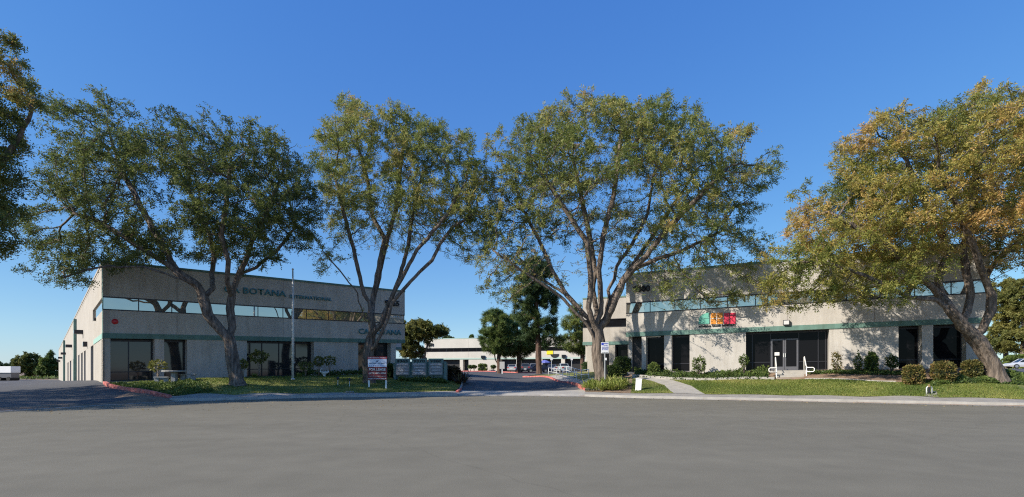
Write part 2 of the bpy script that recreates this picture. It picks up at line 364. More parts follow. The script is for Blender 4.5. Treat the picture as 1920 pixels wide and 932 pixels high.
for a, b in ((318, 858), (1096, 2500)):
    strip('kerb', a, b, lambda p: dg(p)+.5, lambda p: dg(p)+.68, lambda a: .15, lambda a: .155, M_WALK, skirt=.2)
    strip('pavement', a, b, lambda p: dg(p)+.68, lambda p: dl(p), lambda a: Z(*a)+.012, lambda a: Z(*a)+.015, M_CONC)
def kerb_line(name, pts, m, w=.16, h=.15, label=None, closed=False):
    P = [Vector(gxy(*p)) for p in pts]; Q = []
    for i in range(len(P)-1):
        k = max(1, int((P[i+1]-P[i]).length/.6)); Q += [P[i].lerp(P[i+1], j/k) for j in range(k)]
    Q.append(P[-1])
    for _ in range(3): Q = [Q[0]]+[(Q[i-1]+Q[i]*2+Q[i+1])/4 for i in range(1, len(Q)-1)]+[Q[-1]]
    v = []; fc = []
    for i, q in enumerate(Q):
        t = (Q[min(i+1, len(Q)-1)]-Q[max(i-1, 0)]).normalized(); n = Vector((-t.y, t.x))*w/2; z = Z(q.x, q.y)
        a, b = q+n, q-n; v += [(a.x, a.y, z-.15), (a.x, a.y, z+h), (b.x, b.y, z+h), (b.x, b.y, z-.15)]
    for i in range(len(Q)-1):
        for j in range(3): fc.append((4*i+j, 4*i+j+1, 4*i+j+5, 4*i+j+4))
    fc += [(0, 3, 2, 1), tuple(len(v)-4+j for j in range(4))]
    me = bpy.data.meshes.new(name); me.from_pydata(v, [], fc); me.materials.append(m); me.update()
    bm = bmesh.new(); bm.from_mesh(me); bmesh.ops.recalc_face_normals(bm, faces=bm.faces)
    bmesh.ops.bevel(bm, geom=[e for e in bm.edges if all(abs(vv.co.z-Z(vv.co.x, vv.co.y)-h) < .03 for vv in e.verts)], offset=.025, segments=2, affect='EDGES')
    bm.to_mesh(me); bm.free()
    o = link(name, me); o['kind'] = 'structure'; return o
# left yard
patch('parking_lot', [(-700, dg(-700)+.5)]+[(p, dg(p)+.48) for p in rng(-600, 318, 60)]+[(300,30.5),(250,31.2),(198,33),(189,34.6),(110,139),(0,158),(-700,158)], M_LOT, .012, 2.5)
LAWN_L = [(p, dl(p)) for p in rng(322, 850, 30)]+[(861,41.6),(864,44),(858,50),(800,51),(757,50.4),(700,47.4),(620,44.4),(560,42.6),(500,41),(440,39.2),(380,36.9),(330,35),(215,34),(200,32.6),(250,30.9),(300,30.2)]
patch('lawn', LAWN_L, M_LAWN, .02, 1.0)
kerb_line('kerb', [(197,33.4),(200,32.2),(240,31.),(290,29.9),(318,29.2)], M_RED, .22, .17)
# middle driveway
DR = [(862,42.2),(866,45),(868,50),(862,60),(840,80),(800,86)]
patch('driveway', [(p, 39.2) for p in rng(866, 1088, 30)]+[(1080,41.4),(1060,45.5),(1035,52.6),(1009,59.5),(982,61.5),(1003,66),(1040,70),(1130,74),(1130,110),(1010,114),(870,122),(760,126),(700,120),(700,90),(800,86),(840,80),(862,60),(868,50),(866,45),(862,42.2)], M_LOT, .012, 1.6)
patch('driveway_apron', [(p, dg(p)+.48) for p in rng(850, 1104, 20)]+[(1096,38.2),(1089,39.3)]+[(p, 39.25) for p in rng(875, 1080, 30)[::-1]]+[(862,39.4)], M_WALK, .02, .8)
kerb_line('kerb', [(858,37.6),(863,40),(866,43),(868.5,47),(868,52),(862,62),(848,78)], M_CONC)
kerb_line('kerb', [(857,36.6),(861,38),(863.5,39.8)], M_RED, .2, .16)
kerb_line('kerb', [(1099,37.6),(1093,39.6),(1078,42.6),(1060,45.8),(1045,49.5),(1035,53),(1020,56.5),(1009,59.6),(994,60.8),(981,61.6)], M_RED, .2, .16)
kerb_line('kerb', [(981,61.6),(990,64),(1006,66.5),(1020,68.5)], M_WALK, .2, .15)
kerb_line('kerb', [(840,108),(870,106),(918,104),(941,92),(958,86),(972,82.5),(990,82.5),(1003,84)], M_RED, .3, .18)
patch('lawn', [(870,106.5),(918,104.5),(941,92.5),(958,86.5),(972,83),(990,83),(1003,84.5),(1000,91),(960,98),(930,108),(870,112)], M_DRYL, .03, 1.5)
kerb_line('kerb', [(1028,88),(1045,85.5),(1060,85.5),(1075,88)], M_RED, .3, .18)
# right yard: lawn beside the ramp, planting bed, small lawn, path, big lawn
patch('lawn', [(981,62.1),(994,61.3),(1009,60.1),(1020,57.2),(1035,53.6),(1045,50.2),(1060,46.4),(1078,43.2),(1093,40.2),(1100,39),(1150,41),(1175,42.6),(1172,46),(1178,53.6),(1095,56.6),(1085,72),(1040,69.5),(1020,68),(1006,66)], M_LAWN, .02, 1.2)
patch('planting_bed', [(p, dl(p)) for p in rng(1097, 1182, 15)]+[(1184,38),(1186,41),(1150,41.5),(1110,40.5),(1098,39)], M_MULCH, .035, .7)
patch('lawn', [(p, dl(p)) for p in rng(1182, 1264, 15)]+[(1245,37.6),(1225,39.2),(1205,40.2),(1186,40.6),(1184,38)], M_DRYL, .028, .6)
patch('path', [(p, dl(p)) for p in rng(1264, 1322, 12)]+[(1296,36.4),(1275,38.2),(1262,39.2),(1250,39.9),(1186,41.3),(1186,40.6),(1205,40.2),(1225,39.2),(1245,37.6)], M_WALK, .03, .6)
LAWN_R = [(p, dl(p)) for p in rng(1322, 2200, 40)]+[(2200,34),(1990,34),(1880,32.6),(1850,31.6),(1760,31.2),(1700,31.6),(1640,32.6),(1600,33.2),(1480,35.2),(1340,37.6),(1252,39.7),(1262,39.2),(1275,38.2),(1296,36.4)]
patch('lawn', LAWN_R, M_LAWN, .024, 1.0)
patch('planting_bed', [(1186,41.2),(1252,39.7),(1340,37.6),(1453,35.7),(1453,38),(1400,38.9),(1240,42),(1188,43.2)], M_MULCH, .03, .8)
patch('planting_bed', [(1508,34.9),(1600,33.2),(1700,31.6),(1760,31.2),(1850,31.6),(1880,32.6),(1858,33),(1700,34.9),(1508,37.2)], M_DIRT, .03, .8)
kerb_line('kerb', [(1186,41.2),(1252,39.75),(1340,37.6),(1400,36.6),(1452,35.7)], M_WALK, .18, .2)
kerb_line('kerb', [(1509,34.85),(1560,33.95),(1600,33.2),(1680,32.1)], M_WALK, .2, .08)
patch('parking_lot', [(1880,33),(1862,40),(1850,60),(1850,74),(2500,74),(2500,36)], M_LOT, .03, 2)
patch('path', [(1186,43.2),(1176,44),(1172,52),(1150,53.4),(1110,50),(1098,49),(1086,43.6),(1093,41.6),(1110,45),(1150,46)], M_WALK, .03, 1)
patch('path', [(1098,40.9),(1078,43.6),(1061,46.7),(1046,50.8),(1037,54),(1028,57),(1040,59),(1060,55),(1080,51),(1104,46)], M_WALK, .032, 1)
for i, (a, b) in enumerate([((20,714,118),(55,713.2,121)), ((-2,716,90),(16,715.2,93)), ((60,712.9,124),(84,712.4,128)), ((28,718.,73),(52,716.9,76)), ((88,712.3,130),(106,712.1,133))]):
    p, q = ground_at(a[0], a[2]), ground_at(b[0], b[2]); mb = MB(); n = Vector((-(q-p).y, (q-p).x, 0)).normalized()*.25; u = Vector((0, 0, .03))
    K = 8; rows = [p.lerp(q, k/K) for k in range(K+1)]
    for k in range(K):
        c = [rows[k]-n, rows[k+1]-n, rows[k+1]+n, rows[k]+n]; mb.poly([(v.x, v.y, Z(v.x, v.y)+.03) for v in c])
    o = mb.build('parking_line', M_LINE); o['kind'] = 'structure'

# ---------------------------------------------------------------- grass
def grass(pts, n, name, h=.075, m=None, w=.02, label='short mown grass growing over the lawn'):
    X, Y, Zz = scatter_in(pts, n); n = len(X); a = RNG.uniform(0, 2*math.pi, n); hh = h*RNG.uniform(.5, 1.4, n)
    B = np.c_[X, Y, Zz+.015]; s = np.c_[np.cos(a), np.sin(a), 0*a]*w*RNG.uniform(.6, 1.6, n)[:, None]
    T = B+np.c_[RNG.normal(0, .03, n), RNG.normal(0, .03, n), hh]
    V = np.stack([B-s, B+s, T], 1)
    nz = np.array([mnoise.noise(Vector((x*.35, y*.35, 3))) for x, y in zip(X, Y)])
    me = arrmesh(name, V, 3, m or GRASS, np.clip(RNG.normal(.45, .2, n)+nz*.9, 0, 1)); o = link(name, me)
    return tag(o, label, 'grass', kind='stuff')
grass([p for p in LAWN_R if p[0] < 1990], 60000, 'grass', label='bright mown grass of the sunny lawn on the right')
grass(LAWN_L, 42000, 'grass', label='short grass on the shaded lawn in front of the left building')
grass([(p, dl(p)) for p in rng(1184, 1262, 15)]+[(1245,37.6),(1225,39.2),(1205,40.2),(1186,40.6)], 4500, 'grass', m=GRASS, label='thin drying grass around the white utility box')

def litter(name, label, pts, n, ls, m, off=.02):
    X, Y, Zz = scatter_in(pts, n); n = len(X); a = RNG.uniform(0, 6.3, n); P = np.c_[X, Y, Zz+off]
    u = np.c_[np.cos(a), np.sin(a), RNG.normal(0, .3, n)]; w = np.c_[-np.sin(a), np.cos(a), RNG.normal(0, .3, n)]*.45; l = (ls*RNG.uniform(.5, 1.5, n))[:, None]
    V = np.stack([P, P+u*l*.5+w*l*.5, P+u*l, P+u*l*.5-w*l*.5], 1)
    return tag(link(name, arrmesh(name, V, 4, m, RNG.uniform(0, 1, n))), label, 'fallen leaves', kind='stuff')
FALL = leafmat('fallen_leaf', [(0, (.13, .09, .04)), (.6, (.28, .2, .09)), (1, (.42, .33, .15))], .1)
litter('fallen_leaves', 'dry fallen leaves lying along the gutter of the whole street', [(p, dg(p)-1.2) for p in rng(-200, 2100, 60)]+[(p, dg(p)+.47) for p in rng(-200, 2100, 60)[::-1]], 1800, .09, FALL, .012)
litter('fallen_leaves', 'fallen leaves scattered on the shaded left lawn', LAWN_L, 2600, .1, FALL, .05)
litter('fallen_leaves', 'fallen leaves scattered on the sunny right lawn', LAWN_R, 900, .09, FALL, .06)
litter('fallen_leaves', 'thin scatter of leaves on the asphalt near the left kerb', [(-100, 19), (900, 25), (900, 33), (300, 27), (-100, 20.5)], 500, .08, FALL, .012)

# ---------------------------------------------------------------- trees
def grow(skel, att, step, infl, kill, iters, wig=.25):
    pos = []; par = []
    for pl in skel:                                   # (parent polyline index or None, points)
        pi, pts = pl; pts = [np.array(p) for p in pts]; prev = -1
        if pi is not None:
            A = np.array(pos); prev = int(((A-pts[0])**2).sum(1).argmin()); pts = [A[prev]]+pts[1:] if len(pts) > 1 else pts
        else: pos.append(pts[0]); par.append(-1); prev = 0
        for a, b in zip(pts[:-1], pts[1:]):
            k = max(1, int(np.linalg.norm(b-a)/step))
            for j in range(1, k+1): pos.append(a+(b-a)*j/k+RNG.normal(0, .02, 3)); par.append(prev); prev = len(pos)-1
    nsk = len(pos); pos = np.array(pos)
    D = ((att[:, None]-pos[None])**2).sum(-1) if len(att)*len(pos) < 4e6 else None
    if D is None: near = np.array([((pos-a)**2).sum(1).argmin() for a in att])
    else: near = D.argmin(1)
    nd = np.sqrt(((att-pos[near])**2).sum(1)); P = [pos]; total = len(pos)
    for it in range(iters):
        if not len(att): break
        use = nd < infl*(1 if it < iters*.6 else 3)
        if not use.any(): use = nd < nd.min()*1.5
        allp = np.concatenate(P) if len(P) > 1 else P[0]; P = [allp]
        dirs = att[use]-allp[near[use]]; dirs /= (np.linalg.norm(dirs, axis=1)[:, None]+1e-9)
        idx, inv = np.unique(near[use], return_inverse=True); acc = np.zeros((len(idx), 3)); np.add.at(acc, inv, dirs)
        acc /= (np.linalg.norm(acc, axis=1)[:, None]+1e-9); acc += RNG.normal(0, wig, acc.shape); acc /= np.linalg.norm(acc, axis=1)[:, None]
        new = allp[idx]+acc*step; par += list(idx); P.append(new)
        d = np.sqrt(((att[:, None]-new[None])**2).sum(-1)); j = d.argmin(1); dm = d[np.arange(len(att)), j]; bt = dm < nd
        near[bt] = total+j[bt]; nd[bt] = dm[bt]; total += len(new); keep = nd > kill; att, near, nd = att[keep], near[keep], nd[keep]
    return np.concatenate(P), np.array(par), nsk
def radii(pos, par, R, tip):
    n = len(pos); cnt = np.zeros(n); hasc = np.zeros(n, bool); hasc[par[par >= 0]] = True; cnt[~hasc] = 1
    for i in range(n-1, -1, -1):
        if par[i] >= 0: cnt[par[i]] += cnt[i]
    e = math.log(R/tip)/math.log(max(cnt[0], 2)); return tip*cnt**e, hasc, cnt
def branches(name, pos, par, rad, m, parent, flare=1.0, minr=0, origin=None):
    n = len(pos); kids = [[] for _ in range(n)]
    for i, p in enumerate(par):
        if p >= 0: kids[p].append(i)
    mb = MB(); stack = [(0, None)]
    while stack:
        i, frm = stack.pop(); chain = ([frm] if frm is not None else [])+[i]; c = i
        while kids[c]:
            ks = sorted(kids[c], key=lambda k: -rad[k])
            for k in ks[1:]: stack.append((k, c))
            c = ks[0]; chain.append(c)
        rs = [rad[k] for k in chain]
        if frm is not None: rs[0] = min(rs[0], rs[1]*1.15)
        if max(rs) < minr or len(chain) < 2: continue
        r0 = rs[0]; sd = 30 if r0 > .2 else 9 if r0 > .08 else 5 if r0 > .03 else 3
        pts = [pos[k] for k in chain]
        if frm is None and flare > 1:
            z0 = pts[0][2]; rs = [r*(1+(flare-1)*math.exp(-max(0, p[2]-z0)/.35)) for r, p in zip(rs, pts)]
        mb.tube(pts, rs, sd, caps=False, rough=.22 if r0 > .2 else .12 if r0 > .08 else 0)
    return mb.build(name, m, parent, smooth=True)
def sprays(O, Dr, L, K, lw, ll, m, name, parent, tint, droop=.25, nrm_up=.6):
    """pinnate sprays: K leaflets along each rachis"""
    M = len(O); Dn = Dr/np.linalg.norm(Dr, axis=1)[:, None]; up = RNG.normal(0, .5, (M, 3)); up[:, 2] += nrm_up
    side = np.cross(Dn, up); side /= np.linalg.norm(side, axis=1)[:, None]+1e-9
    t = (np.arange(K)+.6)/K; sg = np.where(np.arange(K) % 2, 1., -1.)
    Lr = L*RNG.uniform(.6, 1.3, M)
    base = O[:, None]+Dn[:, None]*(t[None, :, None]*Lr[:, None, None]); base[:, :, 2] -= droop*(t[None]**2)*Lr[:, None]
    ld = side[:, None]*sg[None, :, None]+Dn[:, None]*.55+RNG.normal(0, .3, (M, K, 3)); ld /= np.linalg.norm(ld, axis=2)[..., None]
    wd = np.cross(ld, up[:, None]+RNG.normal(0, .35, (M, K, 3))); wd /= np.linalg.norm(wd, axis=2)[..., None]+1e-9
    l = (ll*RNG.uniform(.7, 1.3, (M, K)))[..., None]; w = (lw*RNG.uniform(.7, 1.3, (M, K)))[..., None]
    V = np.stack([base, base+ld*l*.45+wd*w*.5, base+ld*l, base+ld*l*.45-wd*w*.5], 2)
    tt = np.clip(np.repeat(tint, K)+RNG.normal(0, .06, M*K), 0, 1)
    return link(name, arrmesh(name, V, 4, m, tt), parent)
def blobpts(ells, d0, nclump, per, sig, shell=.35, low=None):
    """attraction points in clumps spread through a union of ellipsoids given in photo pixels and metres"""
    E = []
    for (cx, cy, rx, ry, doff, rd) in ells: c = at(cx, cy, d0+doff); E.append((np.array(c), rx*d0/F, rd, ry*d0/F))
    vol = np.array([e[1]*e[2]*e[3] for e in E]); vol = vol/vol.sum(); C = []
    while len(C) < nclump:
        e = E[RNG.choice(len(E), p=vol)]; v = RNG.normal(0, 1, 3); v /= np.linalg.norm(v); r = RNG.uniform(shell, 1)**(1/2.2)
        C.append(e[0]+v*r*np.array([e[1], e[2], e[3]]))
    C = np.array(C); A = C[:, None]+RNG.normal(0, 1, (nclump, per, 3))*np.array([sig, sig, sig*.6])
    A = A.reshape(-1, 3); ok = np.zeros(len(A), bool)
    for e in E: ok |= ((((A-e[0])/np.array([e[1], e[2], e[3]]))**2).sum(1) < 1.12)
    return A[ok], C
def tree(name, label, base, d, limbs, ells, R, m, nclump, per, sig, nspray, K, lw, ll, L, step=.4, kill=.55, tip=.016, group=None, cat='tree',
         bark=None, flare=1.6, thr=14, tm=.4, ts=.16, topbias=.0, shell=.35, droop=.25, infl=3.5, iters=70, wig=.25, minr=0., clumpt=.22, hollow=()):
    b = ground_at(base[0], d) if len(base) == 2 else Vector(base[2])
    root = thing(name, b, label, cat, group)
    sk = []
    for pi, pts in limbs:
        sk.append((pi, [tuple(at(p[0], p[1], d+(p[2] if len(p) > 2 else 0))) for p in pts]))
    sk[0] = (None, [tuple(b-Vector((0, 0, .15)))]+sk[0][1][1:])
    att, C = blobpts(ells, d, nclump, per, sig, shell)
    pos, par, nsk = grow(sk, att, step, infl, kill, iters, wig)
    rad, hasc, cnt = radii(pos, par, R, tip)
    loc = pos-np.array(b)
    branches('trunk', loc, par, rad, bark or M_BARK, root, flare, minr)
    tips = np.where((cnt <= thr) & (np.arange(len(pos)) > nsk*0))[0]; tips = tips[np.isin(tips, np.where(par >= 0)[0])]
    if len(tips) < 5: return root
    wgt = 1/np.sqrt(cnt[tips]); z = loc[tips, 2]; zn = (z-z.min())/(np.ptp(z)+1e-6)
    wgt *= (1-topbias)+topbias*2*zn; wgt /= wgt.sum()
    pick = RNG.choice(tips, nspray, p=wgt)
    O = loc[pick]+(loc[par[pick]]-loc[pick])*RNG.uniform(0, 1, nspray)[:, None]+RNG.normal(0, .10, (nspray, 3))
    for (cx, cy, rx, ry, do, rdp, keepf) in hollow:
        hc = np.array(at(cx, cy, d+do)-b); q = (((O-hc)/np.array([rx*d/F, rdp, ry*d/F]))**2).sum(1); kp = (q > 1) | (RNG.uniform(0, 1, len(O)) < keepf)
        O, pick = O[kp], pick[kp]
    nspray = len(O)
    dr = loc[pick]-loc[par[pick]]; dr /= np.linalg.norm(dr, axis=1)[:, None]+1e-9; dr = dr*.5+RNG.normal(0, .75, (nspray, 3)); dr[:, 2] += .1
    # leaf hue drifts slowly from limb to limb
    c0 = np.array([mnoise.noise(Vector(tuple(o*.28))) for o in O[::1]]) if nspray < 60000 else 0
    c1 = np.array([mnoise.noise(Vector(tuple(o*.9+5))) for o in O])
    tint = tm+c0*clumpt*1.6+c1*clumpt+RNG.normal(0, ts, nspray)*.6
    sprays(O, dr, L, K, lw, ll, m, 'crown', root, np.clip(tint, 0, 1), droop)
    return root
GT = 'broad spreading trees along the street'
# second tree from the left: leaning trunk, wide dark crown
tree('street_tree', 'dark leafy tree with a leaning forked trunk in front of the flagpole and left building', (445, 718), 33.6,
  [(None,[(445,718),(440,690),(434,660),(430,636)]),
   (0,[(430,636),(411,616,-.2),(390,590,-.5),(381,560,-.6),(369,533,-.8),(332,510,-1.2),(299,487,-1.6),(250,455,-2.2),(195,420,-2.6),(140,400,-3)]),
   (0,[(381,560,-.6),(400,540,0),(397,515,.8),(402,480,1.2),(390,430,1.5),(360,370,1.8),(330,310,2)]),
   (0,[(430,636),(436,612,.3),(432,580,.4),(435,543,.5),(447,516,.6),(460,490,.6),(473,450,.5),(500,400,.3),(520,350,0)]),
   (0,[(434,560,.4),(425,530,-.8),(428,490,-1.4),(415,440,-2),(425,380,-2.4),(430,320,-2.6)]),
   (0,[(447,516,.6),(480,500,1.6),(520,470,2.4),(550,430,3)]),
   (0,[(369,533,-.8),(330,520,-2.4),(270,500,-3.5),(190,500,-4),(120,520,-4)]),
   (0,[(332,510,-1.2),(300,450,-.6),(260,380,0),(220,300,.5),(200,230,.8)])],
  [(320,370,215,125,0,5.5),(180,260,90,100,0,3.4),(140,420,95,80,-1,3.2),(470,380,130,120,0,5),(400,290,170,60,0,4.5),(110,500,65,45,-1,2),(545,380,58,100,1,3),(230,470,120,40,-1,3)],
  .36, TIPD, 520, 12, .45, 20500, 8, .06, .15, .42, group=GT, tm=.38)
tree('street_tree', 'tall forked tree behind the maroon lease board', (692, 717), 40.,
  [(None,[(689,717),(690,690),(691,660),(694,635)]),
   (0,[(694,635),(699,615,0),(695,591,-.2),(692,566,-.2),(683,553,-.3),(674,520,-.6),(668,488,-.9),(655,440,-1.2),(640,380,-1.5),(625,320,-1.6)]),
   (0,[(695,591,-.2),(698,575,.3),(698,559,.5),(702,545,.6),(712,490,.9),(720,446,1),(697,403,1.2),(690,340,1.2),(670,270,1),(662,200,1)]),
   (0,[(698,575,.3),(706,540,1.2),(718,480,1.6),(744,389,1.8),(750,320,1.8),(760,250,1.5)]),
   (0,[(694,635),(702,622,-.4),(715,607,-.5),(724,582,-.5),(730,566,-.6),(744,540,-.8),(782,469,-1.4),(815,430,-1.7),(843,398,-2),(862,356,-2)]),
   (0,[(691,660),(704,647,-.5),(716,624,-.7),(726,600,-.8),(734,570,-.9),(763,535,-1),(810,488,-1),(830,450,-1),(850,425,-.8),(890,400,-.5)]),
   (0,[(694,600,-.2),(685,595,-.5),(672,566,-1),(671,550,-1.2),(655,530,-1.6),(630,500,-2),(605,470,-2.2)]),
   (0,[(724,582,-.5),(750,520,.6),(765,460,1.4),(775,400,2),(790,330,2.2)])],
  [(700,310,110,125,0,4.8),(640,300,55,90,0,3),(820,330,105,105,0,4.5),(760,270,90,65,0,3.5),(655,200,26,50,0,1.3),(885,390,65,110,0,3.5),(615,430,55,85,-1,2.6),(740,420,120,50,0,4.5)],
  .36, TIPU, 470, 12, .45, 17500, 8, .06, .155, .42, group=GT, tm=.55, clumpt=.3, topbias=.3, shell=.3, hollow=((735,490,95,110,0,5,.35),))
tree('street_tree', 'wide many-stemmed tree with flared trunk beside the blue parking sign', (1128, 717), 39.5,
  [(None,[(1129,717),(1126,690),(1123,665),(1122,632)]),
   (0,[(1124,670),(1112,630,-.3),(1101,609,-.4),(1080,587,-.7),(1050,555,-1),(1002,523,-1.6),(960,495,-2),(925,470,-2)]),
   (0,[(1122,625),(1118,607,.2),(1097,592,.3),(1080,572,.3),(1062,553,.5),(1035,505,.9),(1010,450,1.2),(985,400,1.2)]),
   (0,[(1120,615),(1109,597,-.7),(1104,577,-.9),(1106,555,-1),(1108,520,-1.2),(1100,456,-1.6),(1057,388,-2),(1020,333,-2)]),
   (0,[(1122,612),(1119,587,.5),(1112,544,.7),(1116,510,.9),(1105,440,1.4),(1090,370,2),(1075,300,2.4)]),
   (0,[(1122,612),(1127,587,-.2),(1126,544,-.3),(1123,505,-.3),(1131,443,0),(1149,376,.2),(1160,300,.3),(1165,240,.3)]),
   (0,[(1122,625),(1136,600,.2),(1142,566,.4),(1140,544,.6),(1152,523,.7),(1156,500,.8),(1190,450,1.4),(1215,400,2),(1225,330,2.4)]),
   (0,[(1136,600,.2),(1146,580,-.3),(1160,550,-.5),(1167,529,-.6),(1184,506,-.8),(1212,480,-1.2),(1250,430,-1.6),(1300,380,-2),(1350,330,-2)]),
   (0,[(1184,506,-.8),(1230,487,-.2),(1280,470,.4),(1340,440,1)]),
   (0,[(1142,566,.4),(1170,520,1.5),(1198,480,2),(1247,407,2.6),(1300,330,3)]),
   (0,[(1062,553,.5),(1010,520,2),(970,480,2.8)])],
  [(1150,340,205,135,0,7),(1100,270,140,75,0,5.5),(1230,250,90,60,0,4),(1330,330,120,80,0,5),(1010,420,115,120,0,6),(1250,450,150,90,0,5.5),(1400,360,55,60,0,2.5),(945,500,60,75,0,3),(945,340,60,100,0,3.5),(1395,470,55,60,0,2.5),(1330,530,120,34,-1.5,2.4),(1230,545,70,26,-2,1.6),(1420,520,50,50,-1,2)],
  .48, TIPU, 830, 12, .46, 31000, 8, .062, .155, .42, group=GT, tm=.56, clumpt=.3, topbias=.3, shell=.5, flare=1.4, hollow=((1110,500,120,150,-1,6.,.2),(1060,420,110,90,-4,5,.45)))
tree('street_tree', 'bronze-leaved tree with a leaning trunk beside the three clipped bushes', (1868, 713), 31.,
  [(None,[(1869,713),(1862,690),(1853,668),(1838,645),(1826,630)]),
   (0,[(1826,630),(1806,610,-.2),(1780,580,-.4),(1757,562,-.5),(1706,558,-1),(1673,543,-1.4),(1630,520,-2),(1580,500,-2.2),(1520,490,-2)]),
   (0,[(1780,580,-.4),(1763,555,.2),(1760,520,.4),(1775,480,.8),(1760,430,1),(1730,370,1.2),(1700,300,1.4)]),
   (0,[(1806,610,-.2),(1815,575,.3),(1819,553,.4),(1813,513,.5),(1806,470,.4),(1820,410,.2),(1830,330,0),(1840,260,0)]),
   (0,[(1832,637),(1842,618,0),(1858,583,-.2),(1860,553,-.3),(1843,513,-.6),(1828,470,-1),(1800,400,-1.6),(1770,330,-2)]),
   (0,[(1858,553,-.3),(1850,520,.8),(1869,487,1),(1889,470,1.2),(1930,440,1.4),(1980,400,1.4)]),
   (0,[(1763,555,.2),(1720,510,-1),(1670,470,-1.8),(1610,430,-2),(1560,400,-2)])],
  [(1770,350,185,140,0,6.5),(1620,420,130,90,0,4.5),(1550,495,120,65,-.5,3.4),(1640,555,90,26,-1,2.2),(1500,560,70,30,-.5,2),(1880,250,100,105,0,4.5),(1690,290,120,85,0,4),(1930,400,90,110,0,4.5),(1700,500,110,45,-1,3),(1470,520,45,35,-.5,1.6),(1640,250,40,45,0,1.5),(1550,380,75,70,0,2.6)],
  .40, TIPY, 720, 12, .44, 31000, 8, .058, .145, .40, group=GT, tm=.61, clumpt=.36, shell=.35, hollow=((1810,520,90,90,0,4,.35),))
tree('street_tree', 'darkest tree at the left edge with its trunk out of view', (-130, 0, at(-150, 742, 24.)), 24.,
  [(None,[(-150,742),(-150,680),(-140,620),(-130,570)]),
   (0,[(-130,570),(-100,500,0),(-80,420,0),(-60,330,0),(-40,230,0)]),
   (0,[(-130,570),(-150,480,1),(-170,380,1.5),(-150,280,1.5)]),
   (0,[(-100,500,0),(-60,470,-.4),(-20,440,-.6),(20,400,-.8)]),
   (0,[(-80,420,0),(-30,350,.4),(20,280,.6),(60,210,.6)])],
  [(-90,280,110,150,0,3.2),(0,160,50,80,0,1.8),(40,190,42,50,0,1.2),(-50,400,55,90,0,2.2),(-200,320,140,160,0,4),(-10,80,34,50,0,1.2)],
  .34, TIPD, 420, 12, .5, 21000, 8, .056, .135, .38, group=GT, tm=.68, clumpt=.3)
tree('street_tree', 'street tree out of view on the left whose shadow falls over the road', (-1200, 0, Vector((-41, 17.5, .3))), 17.5,
  [(None,[(-1289,770),(-1289,560),(-1285,420)]),
   (0,[(-1285,420),(-1450,220,0),(-1550,60,0)]), (0,[(-1285,420),(-1180,220,0),(-1090,60,0)]), (0,[(-1289,420),(-1300,200,2),(-1320,60,3)])],
  [(-1290,130,400,210,0,6.5)], .36, TIPD, 300, 10, .7, 9000, 7, .08, .2, .5, group=GT, tm=.4)
# pines and background trees
GP = 'pines beside the middle driveway'
def conif(name, label, base, d, trunk, ells, R, m, ncl, nsp, group, lw=.05, ll=.34, L=.4, K=9, per=5, sig=.5, bark=None, minr=.0, tm=.45, flare=1.2, cat='pine tree', kill=.7, thr=8, shell=.45):
    return tree(name, label, base, d, trunk, ells, R, m, ncl, per, sig, nsp, K, lw, ll, L, step=.6, kill=kill, tip=.02, group=group, cat=cat,
                bark=bark or M_BARKP, flare=flare, thr=thr, tm=tm, ts=.2, droop=-.1, shell=shell, iters=50, infl=5, clumpt=.35, minr=minr)
conif('pine_tree', 'rounded pine whose crown hides the middle of the far pale building', (936, 697), 80, [(None,[(936,697),(935,680),(936,650),(933,610),(932,585)]),(0,[(936,684),(929,674,.3),(926,655,.5)])],
      [(930,622,33,45,0,3),(922,640,26,24,0,2.4),(945,640,24,26,0,2.2)], .30, PINE, 130, 6500, GP)
conif('pine_tree', 'pine with yellowish lower boughs next to the silver car', (973, 698), 84, [(None,[(973,698),(973,670),(972,640),(968,600)])],
      [(966,628,44,38,0,3.3),(952,652,26,18,0,2),(985,640,24,30,0,2.6)], .33, PINE, 150, 8500, GP, tm=.6)
conif('pine_tree', 'tallest darkest pine with thick bare trunk behind the railings', (1011, 704), 68, [(None,[(1013,704),(1010,680),(1009,640),(1006,590),(1003,540),(1002,500)]),
      (0,[(1009,640),(1025,630,0),(1045,635,0)]),(0,[(1007,600),(985,590,.4),(965,590,.8)]),(0,[(1006,570),(1030,560,0),(1045,555,0)])],
      [(988,560,34,50,0,2.6),(1020,590,32,46,0,2.4),(1036,640,26,14,0,1.6),(988,618,28,22,0,2),(1005,520,36,40,0,2.4),(1045,655,16,6,0,1)], .36, PINED, 180, 9500, GP, sig=.42)
conif('pine_tree', 'loose thin pine between the tall dark pine and the right building wing', (1092, 696), 76, [(None,[(1092,696),(1092,670),(1090,640),(1080,600),(1075,575)])],
      [(1078,600,24,34,0,2),(1090,640,34,24,0,2.4),(1070,645,26,18,0,2),(1105,655,18,14,0,1.4)], .30, PINE, 110, 4300, GP, tm=.65)
tree('broadleaf_tree', 'dense olive tree standing behind the monument sign', (800, 696), 88, [(None,[(798,696),(797,685),(796,672)]),(0,[(796,676),(775,655,0),(765,635,0)]),(0,[(796,676),(800,650,.5),(805,625,.5)]),(0,[(796,676),(798,655,-.5),(812,632,-.5)]),(0,[(796,676),(785,650,1),(785,620,1)])],
      [(785,618,36,20,0,3.6),(815,619,26,14,0,3),(762,645,22,30,0,3),(836,628,9,7,0,1.2),(776,662,20,14,0,2.2)], .4, BROAD, 230, 5, .45, 8500, 7, .13, .26, .4, step=.6, kill=.7, thr=9, tm=.45, clumpt=.35, iters=45)
GD = 'distant trees beyond the left yard'
